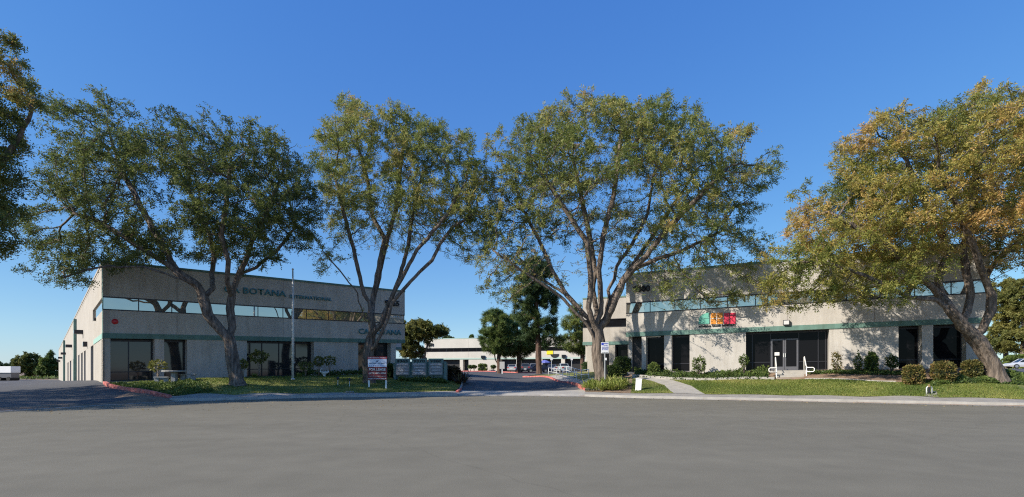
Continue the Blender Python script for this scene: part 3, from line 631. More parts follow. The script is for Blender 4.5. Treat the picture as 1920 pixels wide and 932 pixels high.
def roundtree(label, px, py0, d, ells, m, group, name='distant_tree', n=2600, lw=.3, R=.4, tm=.4, ncl=80):
    return tree(name, label, (px, py0), d, [(None,[(px,py0),(px,py0-8),(px+1,py0-16)]),(0,[(px,py0-10),(px-5,py0-20,0)]),(0,[(px,py0-12),(px+6,py0-24,0)])], ells, R, m, ncl, 5, .8, n, 6, lw, lw*1.9, .6,
                step=.9, kill=1.1, tip=.03, group=group, thr=8, tm=tm, clumpt=.35, iters=40, infl=8, minr=.03, flare=1.1)
roundtree('round dark tree left of the two far trees beside the white trailer', 50, 712, 165, [(52,678,20,17,0,4),(40,688,12,13,0,3),(62,690,14,13,0,3)], BROAD, GD)
roundtree('pointed green tree touching the far end of the long side wall', 94, 712, 160, [(94,682,14,17,0,3),(84,695,13,9,0,3),(100,692,9,14,0,3),(94,663,4,7,0,1)], BUSHM, GD, tm=.6)
roundtree('thin tiered tree above the white trailer', 24, 712, 190, [(24,675,3,6,0,1),(24,688,7,8,0,1.6)], PINED, GD, n=700, ncl=26, R=.25)
roundtree('low dark bush-like tree at the far left behind the trailer', 6, 712, 200, [(4,688,14,8,0,4)], PINED, GD, n=900, ncl=30)
roundtree('tiny dome of a tree poking above the roof left of the pines', 884, 694, 150, [(884,634,7,7,0,1.4)], PINE, 'trees behind the far pale building', n=900, ncl=22, R=.3)
roundtree('lowest dark treetop above the far roof beside the olive tree', 840, 694, 150, [(838,636,13,5,0,1.8)], PINED, 'trees behind the far pale building', n=900, ncl=22, R=.3)
GR = 'tall trees beyond the right parking lot'
for lab, px, d, el, m, tmv in (('tall airy tree right of the bronze tree trunk, nearest the building', 1886, 92, [(1884,560,26,40,0,3.6),(1880,610,24,26,0,3),(1868,640,24,22,0,3)], BROAD, .8),
                        ('tall airy tree at the right edge of the picture', 1918, 88, [(1918,560,30,40,0,4),(1925,600,26,30,0,3),(1905,640,30,24,0,3.4)], BROAD, .65),
                        ('tall airy tree just outside the right edge', 1980, 84, [(1980,570,34,50,0,4),(1975,630,34,30,0,4)], BROAD, .6)):
    tree('background_tree', lab, (px, 690), d, [(None,[(px,690),(px,660),(px+2,620),(px,570),(px-2,535)])], el, .35, m, 150, 5, .6, 7000, 7, .13, .27, .45, step=.6, kill=.8, thr=8, tm=tmv, clumpt=.35, iters=45, group=GR)

# ---------------------------------------------------------------- bushes and plants
def bush(name, label, c, rx, ry, rz, n, ls, m, group=None, cat='bush', lump=.22, core=True, box=0., stems=0, tm=.45, lift=0., up=.3, asp=.6):
    root = thing(name, c, label, cat, group); seed = RNG.uniform(0, 50)
    v = RNG.normal(0, 1, (n, 3)); v /= np.linalg.norm(v, axis=1)[:, None]
    if box: v = np.sign(v)*np.abs(v)**(1-box); v /= (np.abs(v)**3).sum(1)[:, None]**(1/3)
    ln = np.array([mnoise.noise(Vector(tuple(q*2.1+seed))) for q in v]); r = (1+ln*lump)*RNG.uniform(.78, 1.05, n)
    P = v*r[:, None]*np.array([rx, ry, rz])+np.array([0, 0, rz*.92+lift]); P[:, 2] = np.maximum(P[:, 2], .02)
    a = v+RNG.normal(0, .6, (n, 3)); a[:, 2] += up; a /= np.linalg.norm(a, axis=1)[:, None]
    w = np.cross(a, RNG.normal(0, 1, (n, 3))); w /= np.linalg.norm(w, axis=1)[:, None]
    l = (ls*RNG.uniform(.6, 1.4, n))[:, None]
    V = np.stack([P, P+a*l*.5+w*l*asp*.5, P+a*l, P+a*l*.5-w*l*asp*.5], 1)
    t = np.clip(tm+ln*.5+RNG.normal(0, .16, n), 0, 1)
    link('foliage', arrmesh('foliage', V, 4, m, t), root)
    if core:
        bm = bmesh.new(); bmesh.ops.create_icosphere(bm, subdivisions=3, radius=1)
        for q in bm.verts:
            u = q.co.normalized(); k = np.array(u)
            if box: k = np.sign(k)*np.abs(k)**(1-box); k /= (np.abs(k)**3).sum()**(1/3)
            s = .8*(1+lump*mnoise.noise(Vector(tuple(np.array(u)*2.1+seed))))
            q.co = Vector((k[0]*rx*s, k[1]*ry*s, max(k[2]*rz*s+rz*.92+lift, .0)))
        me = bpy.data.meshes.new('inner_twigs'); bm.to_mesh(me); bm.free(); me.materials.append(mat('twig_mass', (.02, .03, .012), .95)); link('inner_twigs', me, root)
    if stems:
        mb = MB()
        for k in range(stems):
            a = 2*math.pi*k/stems+random.random(); e = Vector((math.cos(a)*rx*.45, math.sin(a)*ry*.45, lift+rz*.9))
            mb.tube([(random.uniform(-.06, .06), random.uniform(-.06, .06), -.05), e*.5+Vector((random.uniform(-.05, .05), 0, 0)), e], [.035, .026, .012], 6)
        mb.build('stem', M_BARK, root, smooth=True)
    return root
def pb(name, label, px, d, wpx, hpx, n, ls, m, depth=None, **k):
    c = ground_at(px, d); kx = abs(px-960)/960; rx = wpx*d/F/2/(1+.45*kx)-.03; rz = hpx*d/F/1.95
    return bush(name, label, c, rx, (depth or rx*.8), rz, n, ls, m, **k)
GB = 'clipped bushes on the right lawn'
pb('clipped_bush', 'clipped bronze bush nearest the dark narrow window, leftmost of three', 1713, 31., 44, 35, 2600, .11, BUSHR, group=GB, lump=.12, box=.25)
pb('clipped_bush', 'clipped bronze bush in the middle of the three, widest', 1769, 30.8, 50, 38, 2900, .11, BUSHR, group=GB, lump=.12, box=.3)
pb('clipped_bush', 'clipped bronze bush nearest the leaning trunk, smallest of three', 1822, 31.2, 41, 32, 2500, .11, BUSHR, group=GB, lump=.12, box=.3, tm=.35)
GS = 'shrubs in the bed along the right building'
pb('shrub', 'round-topped shrub on thin stems left of the entrance wall logo', 1311, 39.0, 26, 26, 900, .12, BUSHM, group=GS, stems=5, lift=.55, lump=.7, core=False, tm=.6)
pb('shrub', 'thin shrub against the wall just left of the entrance', 1395, 37.8, 19, 18, 450, .12, BUSHM, group=GS, stems=4, lift=.75, lump=.7, core=False, tm=.5)
pb('shrub', 'sparse reddish shrub just right of the entrance', 1569, 35.4, 20, 36, 600, .11, BUSHR, group=GS, stems=6, lift=.1, lump=.7, core=False)
pb('shrub', 'sparse dark shrub between the reddish shrub and the full green one', 1609, 34.8, 15, 34, 380, .12, BUSHM, group=GS, stems=5, lift=.1, lump=.7, core=False)
pb('shrub', 'full round green shrub against the wall right of the entrance', 1634, 34.3, 28, 34, 1300, .12, BUSHM, group=GS, stems=4, lift=.15, lump=.45, tm=.55)
pb('shrub', 'round shrub on bare stems beside the narrow dark window', 1672, 33.8, 25, 20, 800, .11, BUSHM, group=GS, stems=5, lift=.5, lump=.7, core=False, tm=.3)
pb('shrub', 'leafy green shrub below the corner window of the right building', 1226, 41., 24, 24, 900, .13, BUSHM, group=GS, stems=4, tm=.8)
pb('shrub', 'low boxy hedge bush with sunlit top in front of the wing', 1167, 43.6, 34, 30, 2000, .13, BUSHM, group=GS, lump=.15, box=.2, tm=.5)
pb('shrub', 'dark spreading shrub directly right of the flared trunk', 1151, 42., 30, 22, 1400, .13, BUSHM, group=GS, tm=.3)
pb('shrub', 'dark low hedge bush behind the ramp railings', 1113, 58, 44, 17, 2200, .16, PINED, group=GS, box=.3, lump=.12)
def groundcover(name, label, pts, n, ls, m, h=.25, tm=.45, cat='ground cover'):
    X, Y, Zz = scatter_in(pts, n); n = len(X)
    nz = np.array([mnoise.noise(Vector((x*1.1, y*1.1, 7)))+.5*mnoise.noise(Vector((x*2.7, y*2.7, 1))) for x, y in zip(X, Y)])
    hh = np.clip(h*(.7+nz), .02, None); P = np.c_[X, Y, Zz+RNG.uniform(.3, 1, n)*hh]
    a = RNG.normal(0, .7, (n, 3)); a[:, 2] += .8; a /= np.linalg.norm(a, axis=1)[:, None]; w = np.cross(a, RNG.normal(0, 1, (n, 3))); w /= np.linalg.norm(w, axis=1)[:, None]
    l = (ls*RNG.uniform(.6, 1.4, n))[:, None]; V = np.stack([P, P+a*l*.5+w*l*.3, P+a*l, P+a*l*.5-w*l*.3], 1)
    return tag(link(name, arrmesh(name, V, 4, m, np.clip(tm+nz*.5+RNG.normal(0, .15, n), 0, 1))), label, cat, kind='stuff')
groundcover('ivy', 'low leafy ground cover in the bed left of the entrance steps', [(1190,41.),(1252,39.6),(1340,37.5),(1440,35.8),(1440,37.8),(1400,38.5),(1240,41.6),(1190,43)], 9000, .13, BUSHM, .38)
groundcover('ivy', 'low ground cover in the bed right of the entrance steps', [(1515,35.9),(1600,34.4),(1690,33.2),(1690,34),(1515,36.6)], 3200, .12, BUSHM, .2)
groundcover('ivy', 'sprawling ground cover under the leaning bronze tree', [(1740,30.2),(1870,30.3),(1990,30.5),(1990,33),(1880,32.6),(1850,31.6),(1760,31.)], 6500, .12, BUSHM, .24, tm=.5)
groundcover('ivy', 'dark ground cover beside the red kerb at the left corner', [(205,33),(250,31.4),(300,30.6),(330,30.5),(400,31.6),(390,33.6),(330,33.8),(240,33.2)], 6500, .11, BUSHM, .13, tm=.6)
groundcover('ivy', 'low planting along the foot of the left building', [(565,42.4),(620,43.6),(680,46),(740,48.6),(745,49.6),(680,47),(620,44.6),(565,43)], 3500, .16, BUSHM, .4, tm=.5)
groundcover('leaf_litter', 'grey-green creeping plants at the driveway corner', [(1097,37.4),(1125,36.6),(1130,37.3),(1104,38.6)], 1600, .09, GREYL, .16)
groundcover('ivy', 'low green planting at the foot of the monument sign', [(748,42),(838,42.6),(840,43.3),(748,42.8)], 2600, .14, BUSHM, .3, tm=.6)
def strappy(name, label, c, n, L, m, group=None, spread=.5, w=.03, cat='plant', parts='leaves', arch=1.):
    root = thing(name, c, label, cat, group); a = RNG.uniform(0, 2*math.pi, n); el = RNG.uniform(.5, 1.35, n); V = []; K = 4
    o = np.c_[np.cos(a), np.sin(a), 0*a]*RNG.uniform(0, spread*.25, n)[:, None]; h = np.c_[np.cos(a), np.sin(a), 0*a]
    l = L*RNG.uniform(.6, 1.2, n); s = np.c_[-np.sin(a), np.cos(a), 0*a]*w; prev = None
    for k in range(K+1):
        t = k/K; p = o+h*(np.cos(el)*l*t)[:, None]+np.c_[0*a, 0*a, np.sin(el)*l*t-arch*.45*l*t*t]; ww = s*(1-t)**.6
        cur = (p-ww, p+ww)
        if prev: V.append(np.stack([prev[0], prev[1], cur[1], cur[0]], 1))
        prev = cur
    link(parts, arrmesh(parts, np.concatenate(V), 4, m, np.clip(np.tile(RNG.normal(.5, .25, n), K), 0, 1)), root)
    return root
k = 0
GA = 'strap-leaved plants around the flared trunk'
for px, d in [(1100,38.6),(1107,37.8),(1113,38.6),(1116,37.2),(1124,37.8),(1128,36.8),(1136,37.8),(1140,36.8),(1147,37.6),(1151,36.7),(1158,37.4),(1162,36.9),(1166,38),(1172,38.),(1132,38.6),(1155,38.6),(1108,39.3),(1145,38.9)]:
    strappy('lily_plant', 'bright strap-leaved lily clump growing around the flared trunk', ground_at(px, d), 70, 1.4, STRAP, GA, w=.042)
GL = 'small topiary trees by the left building'
def topiary(label, px, d, hpx, wpx, m=BROAD, n=260, group=GL):
    c = ground_at(px, d); h = hpx*d/F*.92; r = wpx*d/F/2*.72; root = thing('small_tree', c, label, 'small tree', group)
    mb = MB()
    for q in range(4):
        a = q*1.6+px; mb.tube([(0, 0, -.05), (math.cos(a)*.06, math.sin(a)*.06, h*.4), (math.cos(a)*r*.5, math.sin(a)*r*.5, h*.8)], [.03, .02, .01], 5)
    mb.build('stem', mat('pale_bark', (.32, .25, .2), .9), root, smooth=True)
    b = bush('tmp', 'x', (0, 0, 0), r, r, h*.2, n, .17, m, core=False, lift=h*.6, lump=.5, tm=.6)
    for ch in list(b.children): ch.parent = root
    bpy.data.objects.remove(b)
    return root
topiary('small leafy tree beside the stone table and left pillar', 296, 34.2, 42, 34)
topiary('thin pale-stemmed small tree beside the leaning dark trunk', 456, 39.0, 36, 18)
topiary('taller bushy small tree at the left of the wide dark window', 486, 40.2, 54, 36, n=520)
topiary('small drooping tree right of the flagpole', 573, 41.8, 30, 30)
topiary('small round tree left of the white planter', 598, 43, 40, 20)
topiary('small round tree right of the white planter', 618, 43.6, 40, 26)
strappy('leafy_plant', 'light green low plant at the foot of the wide dark window', ground_at(478, 39.8), 60, .8, STRAP, w=.05)
strappy('leafy_plant', 'yellow-green low plant right of the flagpole', ground_at(560, 41.4), 60, .8, STRAP, w=.05)
pb('shrub', 'reddish-brown shrub right of the monument sign', 848, 45, 34, 26, 2200, .16, REDB, lump=.3)
pb('shrub', 'dark shrub between the lease board and the monument sign', 733, 44, 22, 26, 1300, .16, BUSHM, tm=.3)
for px, dd, lab in ((860, 43.5, 'tall spiky plant leaning over the red kerb end of the driveway'), (870, 44.8, 'shorter spiky plant behind the tall one at the driveway kerb')):
    strappy('spiky_plant', lab, ground_at(px, dd), 60, 1.8, REDB, w=.05, arch=.8)
GF = 'shrubs at the far pale building'
pb('clipped_bush', 'boxy green hedge bush at the far pale building', 905, 122, 16, 14, 1200, .3, BUSHM, group=GF, box=.5, lump=.08, tm=.8)
for px, lab in ((882, 'leftmost small flat-topped shrub at the far pale building'), (889, 'second small flat-topped shrub at the far pale building'), (925, 'small flat-topped shrub left of the first pine trunk')):
    pb('small_shrub', lab, px, 122, 9, 5, 350, .25, BUSHM, group=GF, lift=.8, stems=4, tm=.4)
groundcover('hedge_slope', 'grey-green shrubby slope behind the right parking lot', [(1850,88),(1850,100),(2300,100),(2300,86)], 9000, .5, BUSHM, 1.2, tm=.7)
pb('hedge', 'long clipped hedge at the far side of the right parking lot', 1940, 82, 150, 24, 7000, .28, BUSHM, depth=1.2, box=.5, lump=.1, tm=.75)
pb('hedge', 'low bright hedge behind the right parking lot', 1930, 79.5, 120, 8, 3000, .25, STRAP, depth=.8, box=.5, lump=.1, tm=.4)

# ---------------------------------------------------------------- buildings
class Fac:
    """a vertical wall face from A to B (base corners), read left to right from the street"""
    def __init__(s, A, B):
        s.A, s.B = Vector(A), Vector(B); v = s.B-s.A; s.L = math.hypot(v.x, v.y); s.t = v/s.L; h = Vector((v.x, v.y, 0)).normalized()
        s.n = Vector((h.y, -h.x, 0))
    def P(s, u, z, o=0.): return s.A+s.t*u+Vector((0, 0, z))+s.n*o
    def s_(s, px):
        k = (px-960)/F; return (k*s.A.y-s.A.x)/(s.t.x-k*s.t.y)
    def inv(s, px, py):
        u = s.s_(px); p = s.A+s.t*u; return u, EYE-(py-HY)*p.y/F-p.z
    def box(s, mb, u0, u1, z0, z1, o0, o1):
        mb.quad8([s.P(u0,z0,o1), s.P(u1,z0,o1), s.P(u1,z0,o0), s.P(u0,z0,o0), s.P(u0,z1,o1), s.P(u1,z1,o1), s.P(u1,z1,o0), s.P(u0,z1,o0)])
HT, ZB0, ZB1, ZR0, ZR1 = 8.2, 2.95, 3.30, 4.86, 5.78
def face(f, root, wallm, openings, gm, wide_mull=1.5, cap=True, ribbon=None, u0=0, u1=None, lowdepth=.75, trim=M_TEAL, end0=0., end1=0., mull=True, ribglass=None, doors=()):
    """upper wall with window ribbon, trim band, ground floor of piers and recessed glazing"""
    u1 = f.L if u1 is None else u1; rb = ribbon if ribbon is not None else (u0, u1)
    mb = MB(); f.box(mb, u0, u1, ZB1, ZR0, -.35, 0); f.box(mb, u0, u1, ZR1, HT-.16, -.35, 0)
    if rb[0] > u0+.05: f.box(mb, u0, rb[0], ZR0, ZR1, -.35, 0)
    if rb[1] < u1-.05: f.box(mb, rb[1], u1, ZR0, ZR1, -.35, 0)
    if rb[1] <= rb[0]: f.box(mb, u0+.001, u1-.001, ZR0, ZR1, -.35, -.001)
    mb.build('upper_wall', wallm, root)
    mb = MB(); f.box(mb, u0-.03, u1+.03, ZB0, ZB1, -.35, .04); mb.build('trim_band', trim, root)
    mb = MB(); f.box(mb, u0-.03, u1+.03, HT-.16, HT, -.4, .05); mb.build('parapet_cap', trim, root)
    mb = MB(); f.box(mb, u0+.02, u1-.02, ZB0+.02, ZB0+.1, -lowdepth-.3, -.35); mb.build('soffit', M_PALE, root)
    if rb[1] > rb[0]:
        w = MB(); f.box(w, rb[0], rb[1], ZR0, ZR0+.07, -.2, .03); f.box(w, rb[0], rb[1], ZR1-.07, ZR1, -.2, .02)
        n = max(1, int((rb[1]-rb[0])/1.9))
        for i in range(n+1):
            u = rb[0]+(rb[1]-rb[0])*i/n; f.box(w, max(rb[0], u-.03), min(rb[1], u+.03), ZR0+.07, ZR1-.07, -.2, -.075)
        wo = w.build('ribbon_window', M_ALU, root); g = MB()
        f.box(g, rb[0], rb[1], ZR0+.07, ZR1-.07, -.13, -.09); g.build('pane', ribglass or G_MIR, wo)
    c = u0+end0; op = sorted(openings)
    for a, b in op+[(u1-end1, u1)]:
        if a > c+.02: lo = MB(); f.box(lo, c, a, -.6, ZB0, -lowdepth-.1, -.03); lo.build('ground_floor_wall' if a-c > 2 else 'pier', wallm, root)
        c = b
    sl = MB(); f.box(sl, u0+.05, u1-.05, -.9, .02, -lowdepth-.6, -.1); sl.build('floor_slab', M_CONC, root)
    for i, (a, b) in enumerate(op):
        if i in doors: continue
        w = MB(); o = -lowdepth+.08; T = ZB0-.02
        f.box(w, a, b, .02, .1, o-.1, o); f.box(w, a, b, T-.16, T, o-.1, o); f.box(w, a, a+.06, .1, T-.16, o-.1, o); f.box(w, b-.06, b, .1, T-.16, o-.1, o)
        n = max(1, round((b-a)/wide_mull))
        for k in range(1, n): u = a+(b-a)*k/n; f.box(w, u-.03, u+.03, .1, T-.16, o-.1, o+.01)
        if mull: f.box(w, a+.06, b-.06, .62, .68, o-.1, o-.005)
        wo = w.build('window', M_ALU, root); g = MB(); f.box(g, a+.06, b-.06, .1, T-.16, o-.07, o-.05); g.build('pane', gm, wo)
def core(f, root, wallm, depth, u0=0, u1=None, back=None):
    u1 = f.L if u1 is None else u1; mb = MB(); f.box(mb, u0+.3, u1-.3, HT-.45, HT-.35, -depth, -.36); mb.build('roof', M_ROOF, root)
    mb = MB(); f.box(mb, u0, u0+.3, -.6, HT-.17, -depth, -1.0); f.box(mb, u1-.3, u1, -.6, HT-.17, -depth, -1.0); f.box(mb, u0, u1, -.6, HT-.17, -depth-.3, -depth)
    f.box(mb, u0, u0+.3, ZB1, HT-.17, -1.0, -.36); f.box(mb, u1-.3, u1, ZB1, HT-.17, -1.0, -.36)
    mb.build('outer_wall', wallm, root)
    mb = MB(); f.box(mb, u0+.31, u1-.31, -.3, ZB0, -1.3, -1.2); mb.build('inner_partition', M_BLACK, root)
def ftext(f, root, name, s, x0, y0, x1, y1, m, ext=.06, bold=.0):
    """lettering on a face between two photo points: lower-left and upper-right"""
    u0, z0 = f.inv(x0, y0); u1, _ = f.inv(x1, y1); _, z1 = f.inv(x0, y1) if True else (0, 0)
    return txt(name, s, root, f.P(u0, z0, .012), f.t, (0, 0, 1), u1-u0, z1-z0, m, ext, bold)
def wallpack(f, root, px, py, w=.32, h=.22, name='wall_light', m=None, deep=.25, lm=None):
    u, z = f.inv(px, py); mb = MB(); f.box(mb, u-w/2, u+w/2, z-h/2, z+h/2, .0, deep); o = mb.build(name, m or M_ALU, root, bevel=.02)
    g = MB(); f.box(g, u-w/2+.04, u+w/2-.04, z-h/2+.03, z+h/2-.05, deep, deep+.012); g.build('lens', lm or G_CAR, o)
def joints(f, root, us, z0=ZB1+.01, z1=HT-.18):
    for u in us:
        for a, b in ((z0, ZR0-.01), (ZR1+.01, z1)): mb = MB(); f.box(mb, u-.014, u+.014, a, b, 0, .004); mb.build('panel_joint', mat('joint', (.2, .18, .17), .9), root)

# left building ------------------------------------------------
dA, dB = 34.4, 51.1
A = at(193, 716.5, dA); B = at(759, 699, dB); FL = Fac(A, B); D = at(110, 712, 140)
bl = thing('office_building', (0, 0, 0), 'two-storey shaded concrete building with teal lettering and the number 9365', 'office building')
ops = [(FL.s_(x0), FL.s_(x1)) for x0, x1 in ((196, 290), (308, 351), (463, 589), (672, 733))]
face(FL, bl, M_STUC, ops, G_BLIND, 1.5, end0=.0, end1=1.0)
joints(FL, bl, [FL.s_(x) for x in (332, 531)])
side = Fac(D, A); LS = side.L
so = [(side.s_(x0), side.s_(x1)) for x0, x1 in ((170, 175), (157.5, 160.5), (152, 155), (146.5, 149), (137, 139), (131, 133.5), (126.5, 128.5), (119, 121))]
u_r = side.s_(174)
def sideface():
    f, root = side, bl; mb = MB(); f.box(mb, 0, LS, ZB1, ZR0, -.35, 0); f.box(mb, 0, LS, ZR1, HT-.16, -.35, 0); f.box(mb, 0, u_r, ZR0, ZR1, -.35, 0)
    mb.build('side_wall', M_PALE, root)
    mb = MB(); f.box(mb, 0, LS-.06, HT-.16, HT, -.4, .04); mb.build('parapet_cap', M_PALE, root)
    mb = MB(); f.box(mb, 0, side.s_(176), ZB0, ZB1, -.35, 0); mb.build('side_wall', M_PALE, root)
    mb = MB(); f.box(mb, side.s_(176), LS-.05, ZB0, ZB1, -.35, .03); f.box(mb, LS-.3, LS-.05, ZB1, HT-.17, .0, .03); mb.build('trim_band', mat('teal_pale', (.3, .48, .42), .7), root)
    g = MB(); f.box(g, u_r, LS-.12, ZR0, ZR1, -.15, -.1); g.build('side_window', G_MIR, root)
    c = 0
    for a, b in sorted(so)+[(LS-.06, LS)]:
        lo = MB(); f.box(lo, c, a, -.9, ZB0, -.4, -.004); lo.build('side_wall' if a-c > 2 else 'side_pier', M_PALE, root); c = b
    for a, b in so:
        g = MB(); f.box(g, a, b, -.5, ZB0, -.35, -.22); g.build('side_door', M_GREYF, root)
    for x in (143.5, 122):
        u = f.s_(x); g = MB(); f.box(g, u-.5, u+.5, -.8, HT-.7, 0., .28); g.build('downpipe', M_TEAL, root)
    for x, y in ((155.5, 623), (135, 649), (123.5, 663), (117, 671), (113, 677)): wallpack(f, root, x, y, 1.1, .38, deep=.7)
    wallpack(f, root, 163.5, 645.5, .7, .45, 'alarm_box', deep=.3)
    wallpack(f, root, 180, 599, .22, .22, 'alarm_box', deep=.12)
sideface()
# corner pier, roof and back
mb = MB(); FL.box(mb, .0, FL.s_(196), -.6, ZB0, -.7, -.03); mb.build('corner_pier', M_PALE, bl)
mb = MB(); C2 = B+(D-A); r = Vector((0, 0, HT-.4)); e = Vector((0, 0, .0))
mb.poly([A+r-FL.n*.3, B+r-FL.n*.3, C2+r, D+r]); mb.build('roof', M_ROOF, bl)
mb = MB(); fr = Fac(B, C2)
fr.box(mb, .4, fr.L, ZB1, HT-.17, -.3, 0); fr.box(mb, 2, fr.L, -.6, ZB1, -.3, 0); fb = Fac(C2, D); fb.box(mb, 0, fb.L, -.6, HT-.2, -.3, 0); mb.build('outer_wall', M_STUC, bl)
mb = MB(); FL.box(mb, .3, FL.L-1.2, -.3, ZB0, -1.4, -1.3); mb.build('inner_partition', M_BLACK, bl)
ftext(FL, bl, 'lettering', 'CA BOTANA', 420, 548, 536, 536, M_TEALD, .08, .01)
ftext(FL, bl, 'lettering', 'INTERNATIONAL', 543, 558.9, 622, 552.3, M_TEALD, .06, .01)
ftext(FL, bl, 'lettering', 'CA BOTANA', 672, 626, 752, 616, M_TEALD, .08, .01)
ftext(FL, bl, 'house_number', '9365', 721.5, 573, 748.5, 562, M_BLACK, .08, .03)
ftext(FL, bl, 'lettering', 'FOR LEASE', 732, 597, 756, 592.5, M_WHITE, .02, .02)
u, z = FL.inv(215.5, 603); mb = MB()
prof = [(.0, 0), (.17, 0), (.19, .03), (.16, .08), (.05, .1), (.0, .1)]
mb.lathe(prof, 18); o = mb.build('fire_bell', M_BELL, bl, smooth=True); o.matrix_world = Matrix.Translation(FL.P(u, z, 0)) @ FL.n.to_track_quat('Z', 'Y').to_matrix().to_4x4()
# rear wing under the overhang
FW = Fac(at(640, 697, 62), at(752.5, 696.5, 70)); mb = MB(); FW.box(mb, 0, FW.L, ZB1, 4.3, -6, 0); mb.build('rear_wing_wall', M_STUC, bl)
mb = MB(); FW.box(mb, 0, FW.L, ZB0, ZB1, -6, .05); mb.build('trim_band', M_TEAL, bl)
mb = MB(); FW.box(mb, 0, FW.L-3, -.6, ZB0, -5.5, -.8); mb.build('rear_wing_wall', M_STUC, bl)
# roof hatch frame on the side roof line
mb = MB(); q = side.P(side.s_(141), HT, -.6)
for dx in (0, 1.6):
    for dy in (0, 1.4): mb.tube([q+Vector((dx, dy, -.3)), q+Vector((dx, dy, 1.9))], .03, 5)
for h in (.5, 1.0, 1.5, 1.9): mb.tube([q+Vector((0, 0, h)), q+Vector((1.6, 0, h)), q+Vector((1.6, 1.4, h)), q+Vector((0, 1.4, h)), q+Vector((0, 0, h))], .025, 4)
mb.build('roof_ladder_cage', M_STEEL, bl)

# right building ------------------------------------------------
RA = at(1174, 698, 42.6); RB = at(1856, 691, 32.9); FR = Fac(RA, RB)
br = thing('office_building', (0, 0, 0), 'sunlit concrete building with the number 9380 and a three-coloured logo, dappled with tree shade', 'office building')
opr = [(FR.s_(a), FR.s_(b)) for a, b in ((1211, 1245), (1259, 1293), (1398.5, 1555), (1685, 1729), (1750, 1812))]
face(FR, br, M_STUC, opr, G_DARK, 1.6, end0=FR.s_(1203), end1=.35, lowdepth=.9, doors=(2,))
joints(FR, br, [FR.s_(x) for x in (1293, 1476, 1640)])
core(FR, br, M_STUC, 14)
f = FR; a, b = opr[2]; o_ = -.82; w = MB(); T = ZB0-.02
f.box(w, a, b, T-.12, T, o_-.1, o_); f.box(w, a, b, .02, .1, o_-.1, o_)
xs = [f.s_(x) for x in (1399, 1411, 1445.5, 1499.5, 1537, 1551, 1554.5)]
for u in xs: f.box(w, u-.035, u+.035, .1, T-.12, o_-.1, o_)
f.box(w, a, xs[2], .62, .68, o_-.1, o_-.004); f.box(w, xs[3], b, .62, .68, o_-.1, o_-.004)
wo = w.build('storefront', M_ALU, br); g = MB(); f.box(g, a+.02, xs[2]-.04, .1, T-.12, o_-.07, o_-.05); f.box(g, xs[3]+.04, b-.02, .1, T-.12, o_-.07, o_-.05)
f.box(g, xs[2]+.04, xs[3]-.04, 2.42, T-.12, o_-.07, o_-.05); g.build('pane', G_DARK, wo)
um = (xs[2]+xs[3])/2
for a_, b_ in ((xs[2]+.04, um-.01), (um+.01, xs[3]-.04)):
    w = MB(); f.box(w, a_, b_, .04, .3, o_-.06, o_+.01); f.box(w, a_, b_, 2.28, 2.4, o_-.06, o_+.01); f.box(w, a_, a_+.1, .3, 2.28, o_-.06, o_+.01); f.box(w, b_-.1, b_, .3, 2.28, o_-.06, o_+.01)
    dd = w.build('door', M_GREYF, br); g = MB(); f.box(g, a_+.1, b_-.1, .3, 2.28, o_-.04, o_-.02); g.build('pane', G_DARK, dd)
    g = MB(); uh = b_-.05 if a_ < um-.2 else a_+.05; f.box(g, uh-.025, uh+.025, 1.0, 1.3, o_+.01, o_+.06); g.build('handle', M_STEEL, dd)
u, z = f.inv(1458, 663); g = MB(); f.box(g, u-.16, u+.16, z-.12, z+.12, o_-.018, o_-.01); n_ = g.build('door_notice', M_WHITE, br)
ftext(FR, br, 'house_number', '9380', 1187, 549, 1219.5, 537, M_BLACK, .09, .04)
def logo():
    for nm, m, x0, x1, lines in (('logo_green', M_LTEAL, 1310, 1330, 0), ('logo_orange', M_ORANGE, 1333, 1355, 1), ('logo_red', M_LRED, 1357.5, 1379, 1)):
        u0, z0 = f.inv(x0, 608); u1, z1 = f.inv(x1, 586.5); z1 = f.inv(x0, 587.5)[1]; g = MB(); K = 8
        if nm == 'logo_green':
            pts = [(u1, z0), (u1, z1)]+[(u1-(u1-u0)*math.sin(q/K*math.pi/2), z0+(z1-z0)*(.35+.65*math.cos(q/K*math.pi/2))) for q in range(K+1)]+[(u0, z0)]
            n = len(pts); base = 0; g.v = [tuple(f.P(a, b, .012)) for a, b in pts]+[tuple(f.P(a, b, .07)) for a, b in pts]
            g.f = [tuple(range(n))[::-1], tuple(range(n, 2*n))]+[(i, (i+1) % n, n+(i+1) % n, n+i) for i in range(n)]
        else: f.box(g, u0, u1, z0, z1, .012, .07)
        lo = g.build('logo_square', m, br); q = MB(); um_, zm = (u0+u1)/2, (z0+z1)/2
        if lines:
            f.box(q, um_-.02, um_+.02, z0, z1, .07, .078)
            if nm == 'logo_orange': f.box(q, u0, um_-.02, zm-.015, zm+.015, .07, .078); f.box(q, um_+.02, u1, zm-.015, zm+.015, .07, .078)
        else: f.box(q, um_, u1, zm-.012, zm+.012, .07, .078)
        q.build('dividing_line', M_PIPEW if lines and nm == 'logo_orange' else M_BLACK, lo)
logo()
ftext(FR, br, 'lettering', 'creative touch interiors', 1310.5, 614, 1379, 609.3, M_BLACK, .05, .02)
wallpack(FR, br, 1474, 605, .42, .36, lm=M_PLATE)
u, z = FR.inv(1223, 637); mb = MB(); FR.box(mb, u-.6, u+.6, ZB0-.09, ZB0-.015, -.7, -.5); mb.build('strip_light', M_WHITE, br)
mb = MB(); FR.box(mb, FR.L-.02, FR.L+.0, 0, .01, -.1, -.05)
